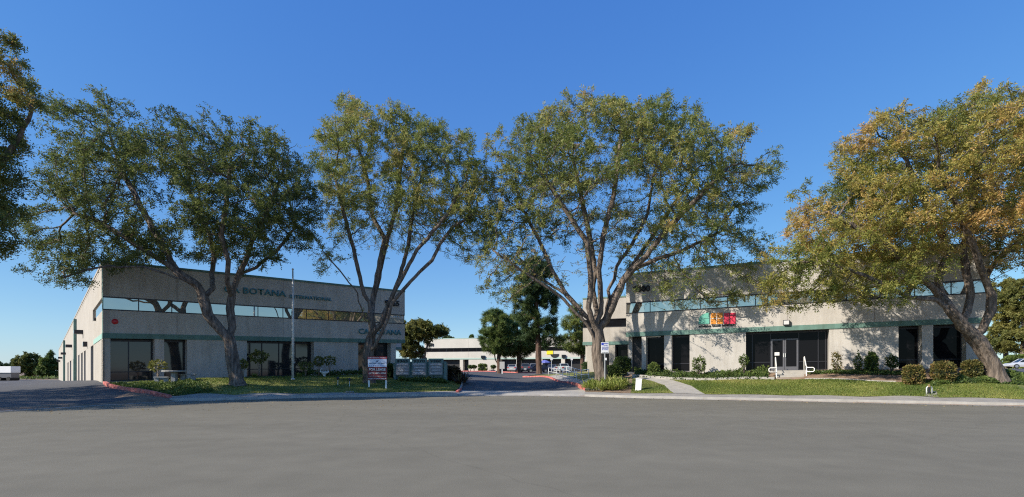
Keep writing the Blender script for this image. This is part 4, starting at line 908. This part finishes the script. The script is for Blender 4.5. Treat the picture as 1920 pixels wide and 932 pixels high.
# entrance steps
st = MB(); ua, ub = FR.s_(1452), FR.s_(1510)
nst = 4; g0 = -1.0
for i in range(nst): FR.box(st, ua, ub, g0, .02-.175*i, (.35*i-.1) if i else -.1, .35*(i+1)+.5 if i == 0 else .35*(i+1)+.5)
so_ = st.build('entrance_steps', M_WALK); tag(so_, 'pale concrete steps up to the glass entrance doors', 'steps')
def rail(px, label, sg, name='step_handrail'):
    u = FR.s_(px); P = lambda o, z, du=0: FR.P(u+du*sg, z, o); root = thing(name, P(1.9, -.7), label, 'handrail', 'handrails of the entrance steps'); inv = -Vector(root.location)
    mb = MB(); mb.tube([p+inv for p in (P(.3, -.1), P(.3, .95), P(.5, .98), P(1.7, .3), P(1.85, .2, .05), P(1.85, .2, .4), P(1.85, .13, .48), P(1.85, -.02, .48), P(1.85, -.09, .4), P(1.85, -.09, .02))], .036, 8); mb.build('rail', M_PIPEW, root, smooth=True)
    mb = MB(); mb.tube([p+inv for p in (P(1.8, .24), P(1.8, -.95))], .034, 8); mb.build('post', M_PIPEW, root, smooth=True)
rail(1453.5, 'white pipe handrail on the left of the entrance steps', -1); rail(1507, 'white pipe handrail on the right of the entrance steps', 1)
# wing of the right building
WA = at(1093, 697, 57); dirw = FR.t; WB = WA+dirw*7.4; FWG = Fac(WA, (WB.x, WB.y, WA.z-.02))
face(FWG, br, M_PALE, [(FWG.s_(1118), FWG.s_(1142)), (FWG.s_(1153), FWG.s_(1177))], G_DARK, 1.2, end0=.5, mull=False, ribglass=G_DARK)
core(FWG, br, M_STUC, 10)
# far pale building ----------------------------------------------
PA = at(796, 696.6, 128); PB = at(1135, 696.6, 117); FP = Fac(PA, PB)
bp_ = thing('office_building', (0, 0, 0), 'long pale two-storey building with the number 9370 behind the pines', 'office building')
opp = [(FP.s_(a), FP.s_(b)) for a, b in ((800, 862), (868, 878.5), (939, 968), (976, 1008), (1017, 1052), (1059, 1093), (1100, 1112))]
face(FP, bp_, mat('cream_wall', (.55, .52, .46), .9, var=.05, vscale=.5, bump=.1), opp, G_DARK, 2.2, lowdepth=1.6, trim=mat('teal_faded', (.38, .5, .44), .8), ribglass=G_DARK)
core(FP, bp_, M_PALE, 25)
joints(FP, bp_, [FP.s_(x) for x in (878, 1010)])
ftext(FP, bp_, 'house_number', '9370', 800.5, 650.4, 813.5, 643.8, M_BLACK, .1, .06)
ftext(FP, bp_, 'lettering', 'CLI', 801, 654, 808, 651.5, M_BLACK, .08, .03)
wallpack(FP, bp_, 906, 669.5, .9, .7, deep=.4)
u, z = FP.inv(1031, 661); g = MB(); FP.box(g, u-.75, u+.75, z-.45, z+.4, .01, .12); g.build('yellow_sign', M_YEL, bp_)
u, z = FP.inv(1040, 667); g = MB(); n = 14
pts = [(u+1.0*math.cos(math.pi+math.pi*i/n), z+.4+1.0*math.sin(math.pi+math.pi*i/n)*.9) for i in range(n+1)]
g.v = [tuple(FP.P(a, b, .01)) for a, b in pts]+[tuple(FP.P(a, b, .12)) for a, b in pts]; k_ = n+1
g.f = [tuple(range(k_))[::-1], tuple(range(k_, 2*k_))]+[(i, (i+1) % k_, k_+(i+1) % k_, k_+i) for i in range(k_)]; g.build('round_bottomed_sign', M_BLACK, bp_)
wallpack(FP, bp_, 1057, 668, .9, .7, deep=.4)

# ---------------------------------------------------------------- signs and furniture
def pxw(px, d): return px*d/F
# lease board
c = ground_at(708, 38.); W = pxw(36, 38); root = thing('lease_sign', c, 'maroon and white real estate board reading FOR LEASE on two white posts', 'sign'); hh = (695-669)*38/F+1.7-c.z
z0 = EYE-(712.5-HY)*38/F-c.z; z1 = EYE-(669-HY)*38/F-c.z; zt = EYE-(673-HY)*38/F-c.z; zm = EYE-(688-HY)*38/F-c.z
for s_ in (-1, 1): mb = MB(); mb.box(s_*(W/2-.08)-.06, s_*(W/2-.08)+.06, -.05, .05, -.3, z1-.05); mb.build('post', M_WHITE, root, bevel=.008)
mb = MB(); mb.box(-W/2, W/2, -.085, -.055, z0, z1); bd = mb.build('board', M_SIGNR, root)
mb = MB(); mb.box(-W/2, W/2, -.089, -.0855, zt, z1-.002); mb.build('top_strip', M_SIGNT, bd)
mb = MB(); mb.box(-W/2+.02, W/2-.02, -.089, -.0855, zm, zt-.004); mb.build('white_panel', M_SIGNB, bd)
X = (1, 0, 0); U = (0, 0, 1)
def bt(s, x0, y0, x1, y1, m, par, c, d, bold=.01, yo=-.092, nm='lettering'):
    return txt(nm, s, par, (((x0-960)/F*d-c.x), yo, EYE-(y0-HY)*d/F-c.z), X, U, (x1-x0)*d/F, (y0-y1)*d/F, m, .004, bold)
M_NAVY = mat('navy', (.02, .03, .09), .5)
bt('15,000 SQUARE FEET AVAILABLE', 691.5, 672, 724, 670, M_WHITE, bd, c, 38, .02)
bt('PACIFIC COAST', 693, 682.7, 723, 680, M_NAVY, bd, c, 38, .02); bt('C O M M E R C I A L', 693, 686.8, 723, 685, M_BLUE, bd, c, 38, .01)
bt('FOR LEASE', 692.5, 695.5, 723.5, 690.3, M_WHITE, bd, c, 38, .02); bt('(619) 469-3600', 692, 702.3, 724.5, 698.2, M_WHITE, bd, c, 38, .01)
bt('www.pacificcoastcommercial.com', 692, 706.2, 724, 704.6, M_WHITE, bd, c, 38, 0); bt('KOZAK / STURMAN / PHILLIPS', 691, 711.3, 725, 709, M_WHITE, bd, c, 38, .02)
mb = MB(); cx = (708-960)/F*38-c.x; cz_ = EYE-(677.5-HY)*38/F-c.z
mb.poly([(cx-.1, -.093, cz_-.05), (cx+.02, -.093, cz_-.05), (cx+.12, -.093, cz_+.12), (cx+.01, -.093, cz_+.02), (cx-.02, -.093, cz_+.1)]); mb.build('emblem', M_NAVY, bd)
# monument sign
d = 43.2; c = ground_at(789, d); root = thing('monument_sign', c, 'low teal monument sign with three tenant panels numbered 9365, 9370 and 9380', 'sign')
def bx(mb, x0, x1, y0, y1, a, b): mb.box((x0-960)/F*d-c.x, (x1-960)/F*d-c.x, a, b, EYE-(y0-HY)*d/F-c.z, EYE-(y1-HY)*d/F-c.z)
mb = MB(); bx(mb, 741, 836, 716, 678, -.1, .35); mb.build('wall', M_MON, root, bevel=.03)
mb = MB(); bx(mb, 739, 744, 716, 682, -.25, .4); bx(mb, 833, 838, 716, 680, -.25, .4); mb.build('end_pier', M_MON, root, bevel=.02)
tenants = {0: ('9365', ['CALIFORNIA|INTERNATIONAL', 'SOUTHERN|SCIENCE', 'IMMUNE CELL', 'CA BOTANA']), 1: ('9370', ['OXY & SPORT|REHABILITATION', 'ADVANCED MEDICAL', 'LABELS', 'HANDBUILT|CUSTOM']), 2: ('9380', ['CREATIVE TOUCH', 'PREMIER|CONTRACTING', 'QUALITY', 'SAN DIEGO TILE'])}
for i, (x0, x1) in enumerate(((742.5, 769.5), (773.5, 801), (804.5, 832))):
    mb = MB(); bx(mb, x0, x1, 704, 672.5, -.32, -.1); p = mb.build('panel', M_MON, root, bevel=.02)
    for j, y0 in enumerate((681, 686.8, 692.2, 697.4)):
        hgt = 5.2 if j < 3 else 5.6; mb = MB(); bx(mb, x0+1.5, x1-1.5, y0+hgt-.3, y0, -.345, -.322); s = mb.build('tenant_strip', M_MONP, p)
        ls = tenants[i][1][j].split('|'); n = len(ls)
        for k, t in enumerate(ls):
            ya = y0+.5+(hgt-1.2)*k/n; yb = y0+.5+(hgt-1.2)*(k+1)/n-.5
            if n == 1: ya, yb = y0+1.1, y0+hgt-1.6
            inset = 3.5 if len(t) > 8 else 6
            bt(t, x0+inset, yb, x1-inset, ya, M_MONT, s, c, d, .02, -.35)
    bt(tenants[i][0], x0+3, 679.8, x1-3, 675, M_BLACK, p, c, d, .03, -.326, 'house_number')
bt('Mira Sorrento Business Center', 746, 710.5, 831, 706, M_BLACK, root, c, d, .02, -.106)
# flagpole
c = ground_at(549, 39.2); root = thing('flagpole', c, 'tall bare silver flagpole on the lawn between the left trees', 'flagpole'); mb = MB(); htp = EYE-(507-HY)*39.2/F-c.z
mb.tube([(0, 0, -.2), (0, 0, htp*.5), (0, 0, htp)], [.095, .08, .05], 12); mb.build('pole', M_STEEL, root, smooth=True)
mb = MB(); mb.lathe([(0, 0), (.06, .02), (.085, .08), (.06, .14), (0, .16)], 12, (0, 0, htp)); mb.build('finial', M_STEEL, root, smooth=True)
mb = MB(); mb.lathe([(.17, -.05), (.17, .04), (.11, .1)], 14); mb.build('base_collar', M_STEEL, root)
mb = MB(); mb.tube([(.12, -.03, 1.2), (.1, -.03, htp-.1)], .006, 4); mb.tube([(.07, 0, 1.3), (.16, 0, 1.3), (.16, 0, 1.42)], .012, 5); mb.build('halyard', M_WHITE, root)
# parking sign
d = 38.4; c = ground_at(1134, d); root = thing('parking_sign', c, 'blue and white accessible parking notice on a thin post before the flared trunk', 'sign')
zt = EYE-(642-HY)*d/F-c.z; mb = MB(); mb.box(-.025, .025, -.02, .02, -.3, zt-.02); mb.build('post', M_STEEL, root)
w = pxw(14.5, d)/2; zb = EYE-(662.5-HY)*d/F-c.z; mb = MB(); mb.box(-w, w, -.045, -.025, zb, zt); p = mb.build('panel', M_WHITE, root, bevel=.008)
zz = lambda y: EYE-(y-HY)*d/F-c.z
mb = MB(); mb.box(-w+.02, -w+.2, -.049, -.0455, zz(647.5), zz(643)); mb.build('wheelchair_symbol', M_BLUE, p)
bt('PARKING', 1131.2, 645.5, 1140.5, 643.2, M_BLUE, p, c, d, .03, -.048); bt('ONLY', 1131.5, 648.6, 1140, 646.6, M_BLUE, p, c, d, .03, -.048)
bt('UNAUTHORIZED|VEHICLES'.split('|')[0], 1128, 651.8, 1140.4, 650, M_BLUE, p, c, d, .02, -.048); bt('VEHICLES MAY', 1128, 654, 1140.4, 652.4, M_BLUE, p, c, d, .02, -.048); bt('BE TOWED', 1128.5, 656.6, 1140, 654.8, M_BLUE, p, c, d, .02, -.048)
bt('AT OWNER EXPENSE', 1128.5, 661.8, 1140, 660.6, M_BLACK, p, c, d, .0, -.048)
mb = MB(); mb.box(-.02, .14, -.04, -.022, zz(675.5), zz(671)); mb.build('small_plate', M_WHITE, root)
# parking-lot posts with signs by the far building
GSN = 'small signs at the far parking bays'
for px, lab in ((1034, 'small white bay sign right of the blue umbrella'), (1072, 'small white bay sign right of the pale pickup')):
    d = 92; c = ground_at(px, d); root = thing('bay_sign', c, lab, 'sign', GSN); z = EYE-(671-HY)*d/F-c.z; mb = MB(); mb.tube([(0, 0, -.1), (0, 0, z)], .045, 6); mb.build('post', M_STEEL, root)
    mb = MB(); mb.box(-.2, .2, -.07, -.045, z-.42, z); mb.build('panel', M_WHITE, root)
d = 78; c = ground_at(941.5, d); root = thing('directory_board', c, 'pale directory board on a post beside the first pine trunk', 'sign'); mb = MB(); mb.box(-.08, .08, -.06, .06, -.2, .9); mb.build('post', M_WHITE, root)
mb = MB(); mb.box(-.38, .38, -.1, .1, .75, 1.85); mb.build('panel', mat('pale_grey', (.5, .5, .47), .6), root, bevel=.02)
# utility box
c = ground_at(1196.5, 36.4); root = thing('utility_box', c, 'tilted white utility pedestal standing in dry grass by the path', 'utility box'); root.rotation_euler = (0, math.radians(4), math.radians(-14))
mb = MB(); mb.box(-.21, .21, -.16, .16, -.15, .78); mb.build('cabinet', M_WHITE, root, bevel=.015); mb = MB(); mb.box(-.23, .23, -.18, .18, .78, .86); mb.build('lid', M_WHITE, root, bevel=.015)
# backflow pipe
c = ground_at(1742, 29.); root = thing('backflow_valve', c, 'small pipework valve at the front edge of the right lawn', 'valve')
mb = MB(); mb.tube([(-.14, 0, -.1), (-.14, 0, .38), (-.08, 0, .46), (.1, 0, .46), (.16, 0, .38), (.16, 0, -.1)], .035, 8); mb.build('pipe', M_STEEL, root, smooth=True)
mb = MB(); mb.lathe([(.0, 0), (.09, 0), (.09, .05), (.05, .08), (.05, .14), (0, .14)], 12, (0, 0, .44)); mb.build('valve_body', mat('brass', (.35, .26, .13), .5, .6), root)
mb = MB(); mb.tube([(-.02, -.03, .1), (-.02, -.03, .42)], .05, 8); mb.build('relief_pipe', M_ALU, root)
p = patch('valve_pad', [(1733, dl(1733)), (1760, dl(1760)), (1756, 29.4), (1738, 29.4)], M_CONC, .045, .4, kind=None); tag(p, 'small concrete slab between the valve and the kerb', 'slab')
p = patch('valve_pad', [(648, dl(648)), (664, dl(664)), (664, dl(664)+.6), (648, dl(648)+.6)], M_CONC, .045, .4, kind=None); tag(p, 'small concrete slab set in the kerb edge of the left lawn', 'slab')
for px, lab in ((633.5, 'left of two short dark lamps on the shaded lawn'), (655.5, 'right of two short dark lamps on the shaded lawn')):
    c = ground_at(px, 37.4); root = thing('garden_lamp', c, lab, 'garden lamp', 'garden lamps on the left lawn'); mb = MB(); mb.tube([(0, 0, -.1), (0, 0, .55)], .025, 6); mb.build('stake', M_STEEL, root)
    mb = MB(); mb.lathe([(.05, .42), (.06, .5), (.12, .54), (.11, .6), (.03, .66)], 12); mb.build('lamp_head', M_ALU, root, smooth=False)
# stone table and benches
c = ground_at(325, 34.); 
def stone(name, label, px, d, w, dp, h, th, legs, group=None):
    c = ground_at(px, d); root = thing(name, c, label, 'bench' if 'bench' in name else 'table', group, rz=.3); mb = MB(); n = 14
    mb.lathe([(w/2*.97, h-th), (w/2, h-th*.5), (w/2*.97, h)], 18) if name != 'stone_bench' else mb.box(-w/2, w/2, -dp/2, dp/2, h-th, h)
    mb.build('top' if name != 'stone_bench' else 'seat', M_STONE, root, bevel=.01 if name == 'stone_bench' else 0)
    for x in legs: mb = MB(); mb.box(x-.13, x+.13, -dp*.3, dp*.3, -.2, h-th); mb.build('leg', M_STONE, root, bevel=.015)
stone('stone_table', 'round grey concrete garden table at the left building corner', 327, 33.9, 1.45, .9, .78, .09, (0,))
stone('stone_bench', 'grey concrete bench left of the garden table', 303, 33.6, .8, .38, .45, .08, (-.26, .26), 'benches around the garden table')
stone('stone_bench', 'grey concrete bench right of the garden table', 353, 34.6, .9, .38, .45, .08, (-.3, .3), 'benches around the garden table')
# white planter
c = ground_at(608, 42.8); root = thing('planter', c, 'white ornamental swan-necked planter between two small round trees', 'planter'); mb = MB()
mb.lathe([(.14, 0), (.1, .08), (.08, .14), (.2, .25), (.27, .4), (.25, .44)], 16); mb.build('bowl', M_WHITE, root, smooth=True)
mb = MB(); mb.tube([(-.2, 0, .3), (-.32, 0, .45), (-.3, 0, .62), (-.22, 0, .68), (-.18, 0, .6)], [.06, .05, .04, .045, .02], 8); mb.tube([(.2, 0, .3), (.34, 0, .4), (.36, 0, .5)], [.07, .05, .02], 8); mb.build('neck', M_WHITE, root, smooth=True)
# ramp railings
def railing(label, pts, name='railing', h=.95):
    P = [ground_at(px, d) for px, d in pts]; root = thing(name, P[0], label, 'railing', 'galvanised railings of the ramp'); o = P[0]
    for p in P:
        mb = MB(); mb.tube([p-o-Vector((0, 0, .1)), p-o+Vector((0, 0, h))], .04, 7); mb.build('post', M_STEEL, root, smooth=True)
    for z in (h, h*.55):
        mb = MB(); mb.tube([p-o+Vector((0, 0, z)) for p in P], .036, 7); mb.build('rail', M_STEEL, root, smooth=True)
railing('front run of galvanised railing along the red kerb', [(1028.5, 57.6), (1043, 53.8), (1055, 50.5), (1067, 47.6), (1081.4, 44.2)])
railing('back run of galvanised railing beside the lawn', [(1039, 59.5), (1050, 57.6), (1062, 55.4), (1077, 52), (1090, 49), (1104, 46.3)])
# umbrella
d = 103; c = ground_at(1021.5, d); root = thing('patio_umbrella', c, 'open blue patio umbrella before the far building', 'umbrella'); mb = MB(); mb.tube([(0, 0, -.1), (0, 0, 2.3)], .03, 6); mb.build('pole', M_WHITE, root)
mb = MB(); mb.lathe([(.0, 2.45), (.6, 2.25), (1.15, 1.95), (1.2, 1.78), (1.15, 1.78), (.6, 2.18), (0, 2.38)], 8); mb.build('canopy', M_UMB, root)
# box trailer in the left yard
d = 132; c = ground_at(16, d); root = thing('box_trailer', c, 'white box trailer on a dark chassis at the far left edge', 'trailer'); w = pxw(27, d)/2
z = lambda y: EYE-(y-HY)*d/F-c.z
mb = MB(); mb.box(-w, w, -1.3, 1.3, z(699), z(687)); mb.build('box', M_WHITE, root, bevel=.05); mb = MB(); mb.box(-w+.1, w-.1, -1.1, 1.1, z(708.5), z(699.1)); mb.build('chassis', M_GREYF, root, bevel=.05)
for x in (-w+.7, w-.7): mb = MB(); mb.tube([(x, -1.3, .5), (x, 1.3, .5)], .5, 16); mb.build('wheel', M_TYRE, root)
# ---------------------------------------------------------------- cars
def car(label, px, d, rz, col, kind='sedan', base=None):
    c = ground_at(px, d); root = thing('parked_car', c, label, 'car', 'cars parked behind the driveway', rz)
    m = mat('car_paint_%s' % '_'.join('%02d' % int(x*99) for x in col), col, .25, .3)
    H = {'sedan': 1.45, 'suv': 1.72, 'pickup': 1.7}[kind]; L = {'sedan': 4.6, 'suv': 4.5, 'pickup': 5.3}[kind]; w = .89
    lower = {'sedan': [(-2.3, .35, .95), (-2.2, .28, 1.02), (-1.2, .25, .98), (0, .25, .94), (1.0, .25, .92), (2.0, .28, .76), (2.28, .35, .62)],
             'suv': [(-2.2, .4, 1.08), (-2.1, .3, 1.12), (-1, .28, 1.1), (0, .28, 1.06), (1.0, .28, 1.02), (2.0, .3, .9), (2.25, .4, .72)],
             'pickup': [(-2.6, .45, 1.1), (-2.5, .4, 1.14), (-1, .32, 1.12), (0, .32, 1.1), (1.2, .32, 1.08), (2.4, .35, .98), (2.62, .45, .8)]}[kind]
    top = {'sedan': [(-1.75, .0), (-1.15, .96), (-.3, 1.0), (.35, .97), (1.15, 0)], 'suv': [(-2.1, 0), (-1.85, .93), (-.5, 1.0), (.45, .95), (1.15, 0)],
           'pickup': [(-.75, .0), (-.6, .95), (.1, 1.0), (.7, .95), (1.35, 0)]}[kind]
    def loft(st):
        mb = MB(); n = len(st[0])
        for ring in st: mb.v += ring
        for i in range(len(st)-1):
            for k in range(n): a = i*n+k; b = i*n+(k+1) % n; mb.f.append((a, b, b+n, a+n))
        mb.f += [tuple(range(n))[::-1], tuple((len(st)-1)*n+k for k in range(n))]; return mb
    rings = []
    for x, z0, z1 in lower:
        ww = w*(.93 if abs(x) > 1.9 else 1.); zm_ = (z0+z1)/2
        rings.append([(x, -ww*.94, z0), (x, -ww, zm_), (x, -ww*.96, z1-.06), (x, -ww*.86, z1), (x, ww*.86, z1), (x, ww*.96, z1-.06), (x, ww, zm_), (x, ww*.94, z0)])
    loft(rings).build('body', m, root, smooth=False)
    def zt(x): return np.interp(x, [a[0] for a in lower], [a[2] for a in lower])
    rg = []; 
    for x, t in top:
        b = zt(x)-.03; z1 = b+(H-b)*max(t, .02); wt = w*(.86-.16*t)
        rg.append([(x, -w*.84, b), (x, -wt, z1), (x, wt, z1), (x, w*.84, b)])
    loft(rg).build('windows', G_CAR, root)
    mb = MB(); a, b = top[1][0], top[3][0]
    for i in range(1, 3):
        x0, t0 = top[i]; x1, t1 = top[i+1]; h0 = zt(x0)-.03; h1 = zt(x1)-.03; za = h0+(H-h0)*t0; zb = h1+(H-h1)*t1; wa, wb = w*(.87-.16*t0), w*(.87-.16*t1)
        mb.quad8([(x0, -wa, za-.05), (x1, -wb, zb-.05), (x1, wb, zb-.05), (x0, wa, za-.05), (x0, -wa, za+.02), (x1, -wb, zb+.02), (x1, wb, zb+.02), (x0, wa, za+.02)])
    for sx in (0, 3):
        (x0, t0), (x1, t1) = top[sx], top[sx+1]; 
        for sy in (-1, 1):
            b0, b1 = zt(x0)-.03, zt(x1)-.03; p0 = Vector((x0, sy*w*.85, b0)) if t0 < .5 else Vector((x0, sy*w*(.87-.16*t0), b0+(H-b0)*t0)); p1 = Vector((x1, sy*w*(.87-.16*t1), b1+(H-b1)*t1)) if t1 > .5 else Vector((x1, sy*w*.85, b1))
            mb.tube([p0, p1], .05, 6)
    mb.build('roof', m, root)
    for x in (-L*.29, L*.3):
        for sy in (-1, 1):
            mb = MB(); mb.tube([(x, sy*(w-.2), .33), (x, sy*(w+.01), .33)], .33, 18); t = mb.build('wheel', M_TYRE, root); mb = MB(); mb.tube([(x, sy*(w-.1), .33), (x, sy*(w+.02), .33)], .2, 12); mb.build('rim', M_RIM, t)
    xr = lower[0][0]; zl = zt(xr+.05)
    for sy in (-1, 1):
        mb = MB(); mb.box(xr-.02, xr+.12, sy*.66-.16, sy*.66+.16, zl-.24, zl-.08); mb.build('tail_light', M_TAIL, root)
        mb = MB(); xf = lower[-1][0]; mb.box(xf-.2, xf+.02, sy*.62-.18, sy*.62+.18, .56, .68); mb.build('headlight', M_PLATE, root)
    mb = MB(); mb.box(xr-.03, xr, -.26, .26, .55, .68); mb.build('number_plate', M_PLATE, root)
    return root
R90 = math.pi/2
car('silver car seen from behind, leftmost in the row of parked cars', 962, 101, R90-.15, (.55, .55, .55))
car('grey sport utility car with red tail lights right of the second pine', 986, 104, R90-.05, (.12, .13, .15), 'suv')
car('silver sport utility car mostly hidden behind the dark sedan', 1001, 106, R90, (.4, .42, .45), 'suv')
car('dark navy sedan parked side-on behind the thick pine trunk', 1008, 93, math.pi+.12, (.02, .025, .05))
car('dark blue sedan seen from behind left of the bay sign', 1034, 101, R90+.05, (.1, .13, .24))
car('white pickup truck with tail lights right of the bay sign', 1057, 96, R90+.1, (.45, .52, .53), 'pickup')
cr = car('silver car cut off by the right edge in the side parking lot', 1921, 76, math.pi-.3, (.6, .62, .65)); cr['group'] = 'cars in the right parking lot'
# far houses on the rise beyond the left yard
for i, (px, w_, h_, lab) in enumerate(((72, 14, 7, 'pinkish far house with low roof beyond the left yard'), (82, 12, 8, 'cream far house between the two distant trees'), (104, 10, 9, 'pale far house next to the end of the side wall'))):
    d = 210; c = at(px, 709, d); root = thing('far_house', c, lab, 'house', 'houses beyond the left yard'); W = w_*d/F/2; Hh = h_*d/F
    mb = MB(); mb.box(-W, W, -3, 3, -3, Hh*.65); mb.build('wall', mat('house_wall_%d' % i, ((.55, .38, .33), (.6, .52, .42), (.62, .6, .56))[i], .9), root)
    mb = MB(); z = Hh*.65; mb.v = [(-W-.3, -3.3, z), (W+.3, -3.3, z), (W+.3, 3.3, z), (-W-.3, 3.3, z), (-W+1, 0, Hh), (W-1, 0, Hh)]; mb.f = [(0, 1, 5, 4), (1, 2, 5), (2, 3, 4, 5), (3, 0, 4), (0, 3, 2, 1)]; mb.build('roof', mat('house_roof', (.3, .16, .12), .9), root)
groundcover('scrub', 'low scrub beyond the far edge of the left yard', [(-200,152),(118,150),(118,175),(-200,180)], 2600, .6, BUSHM, .6, tm=.8)

# ---------------------------------------------------------------- light, sky, camera
az, el = math.radians(62), math.radians(32)
sd = Vector((-math.sin(az)*math.cos(el), -math.cos(az)*math.cos(el), math.sin(el)))
sl = bpy.data.lights.new('sun', 'SUN'); sl.energy = 3.5; sl.angle = math.radians(.53); sl.color = (1, .91, .78)
so2 = bpy.data.objects.new('sun', sl); COL.objects.link(so2); so2.rotation_euler = (-sd).to_track_quat('-Z', 'Y').to_euler()
w = bpy.data.worlds.new('World'); S.world = w; w.use_nodes = True; nt = w.node_tree; bg = nt.nodes['Background']
sky = nt.nodes.new('ShaderNodeTexSky'); sky.sky_type = 'NISHITA'; sky.sun_disc = False; sky.sun_elevation = el
sky.sun_rotation = math.atan2(sd.x, sd.y); sky.air_density = 1.0; sky.dust_density = .1; sky.ozone_density = 3.0; sky.altitude = 50
hs = nt.nodes.new('ShaderNodeHueSaturation'); hs.inputs['Saturation'].default_value = 1.27; nt.links.new(sky.outputs[0], hs.inputs['Color']); sp = nt.nodes.new('ShaderNodeSeparateColor'); cb = nt.nodes.new('ShaderNodeCombineColor'); nt.links.new(hs.outputs[0], sp.inputs[0])
for i_, (g_, a_) in enumerate(((.66, .86), (.65, 1.13), (.36, 2.4))):
    pw = nt.nodes.new('ShaderNodeMath'); pw.operation = 'POWER'; pw.inputs[1].default_value = g_; ml = nt.nodes.new('ShaderNodeMath'); ml.operation = 'MULTIPLY'; ml.inputs[1].default_value = a_
    nt.links.new(sp.outputs[i_], pw.inputs[0]); nt.links.new(pw.outputs[0], ml.inputs[0]); nt.links.new(ml.outputs[0], cb.inputs[i_])
nt.links.new(cb.outputs[0], bg.inputs[0]); bg.inputs[1].default_value = .098
cam = bpy.data.cameras.new('camera'); cam.sensor_width = 36; cam.lens = 18; cam.shift_y = (HY-466)/1920; cam.clip_end = 8000; cam.clip_start = .1
co = bpy.data.objects.new('camera', cam); COL.objects.link(co); co.location = (0, 0, EYE); co.rotation_euler = (math.pi/2, 0, 0); S.camera = co
S.view_settings.view_transform = 'Standard'; S.view_settings.look = 'None'; S.view_settings.exposure = .95; S.view_settings.gamma = 1
S.cycles.max_bounces = 6; S.cycles.transparent_max_bounces = 4; S.cycles.use_denoising = False; S.cycles.filter_width = 1.15
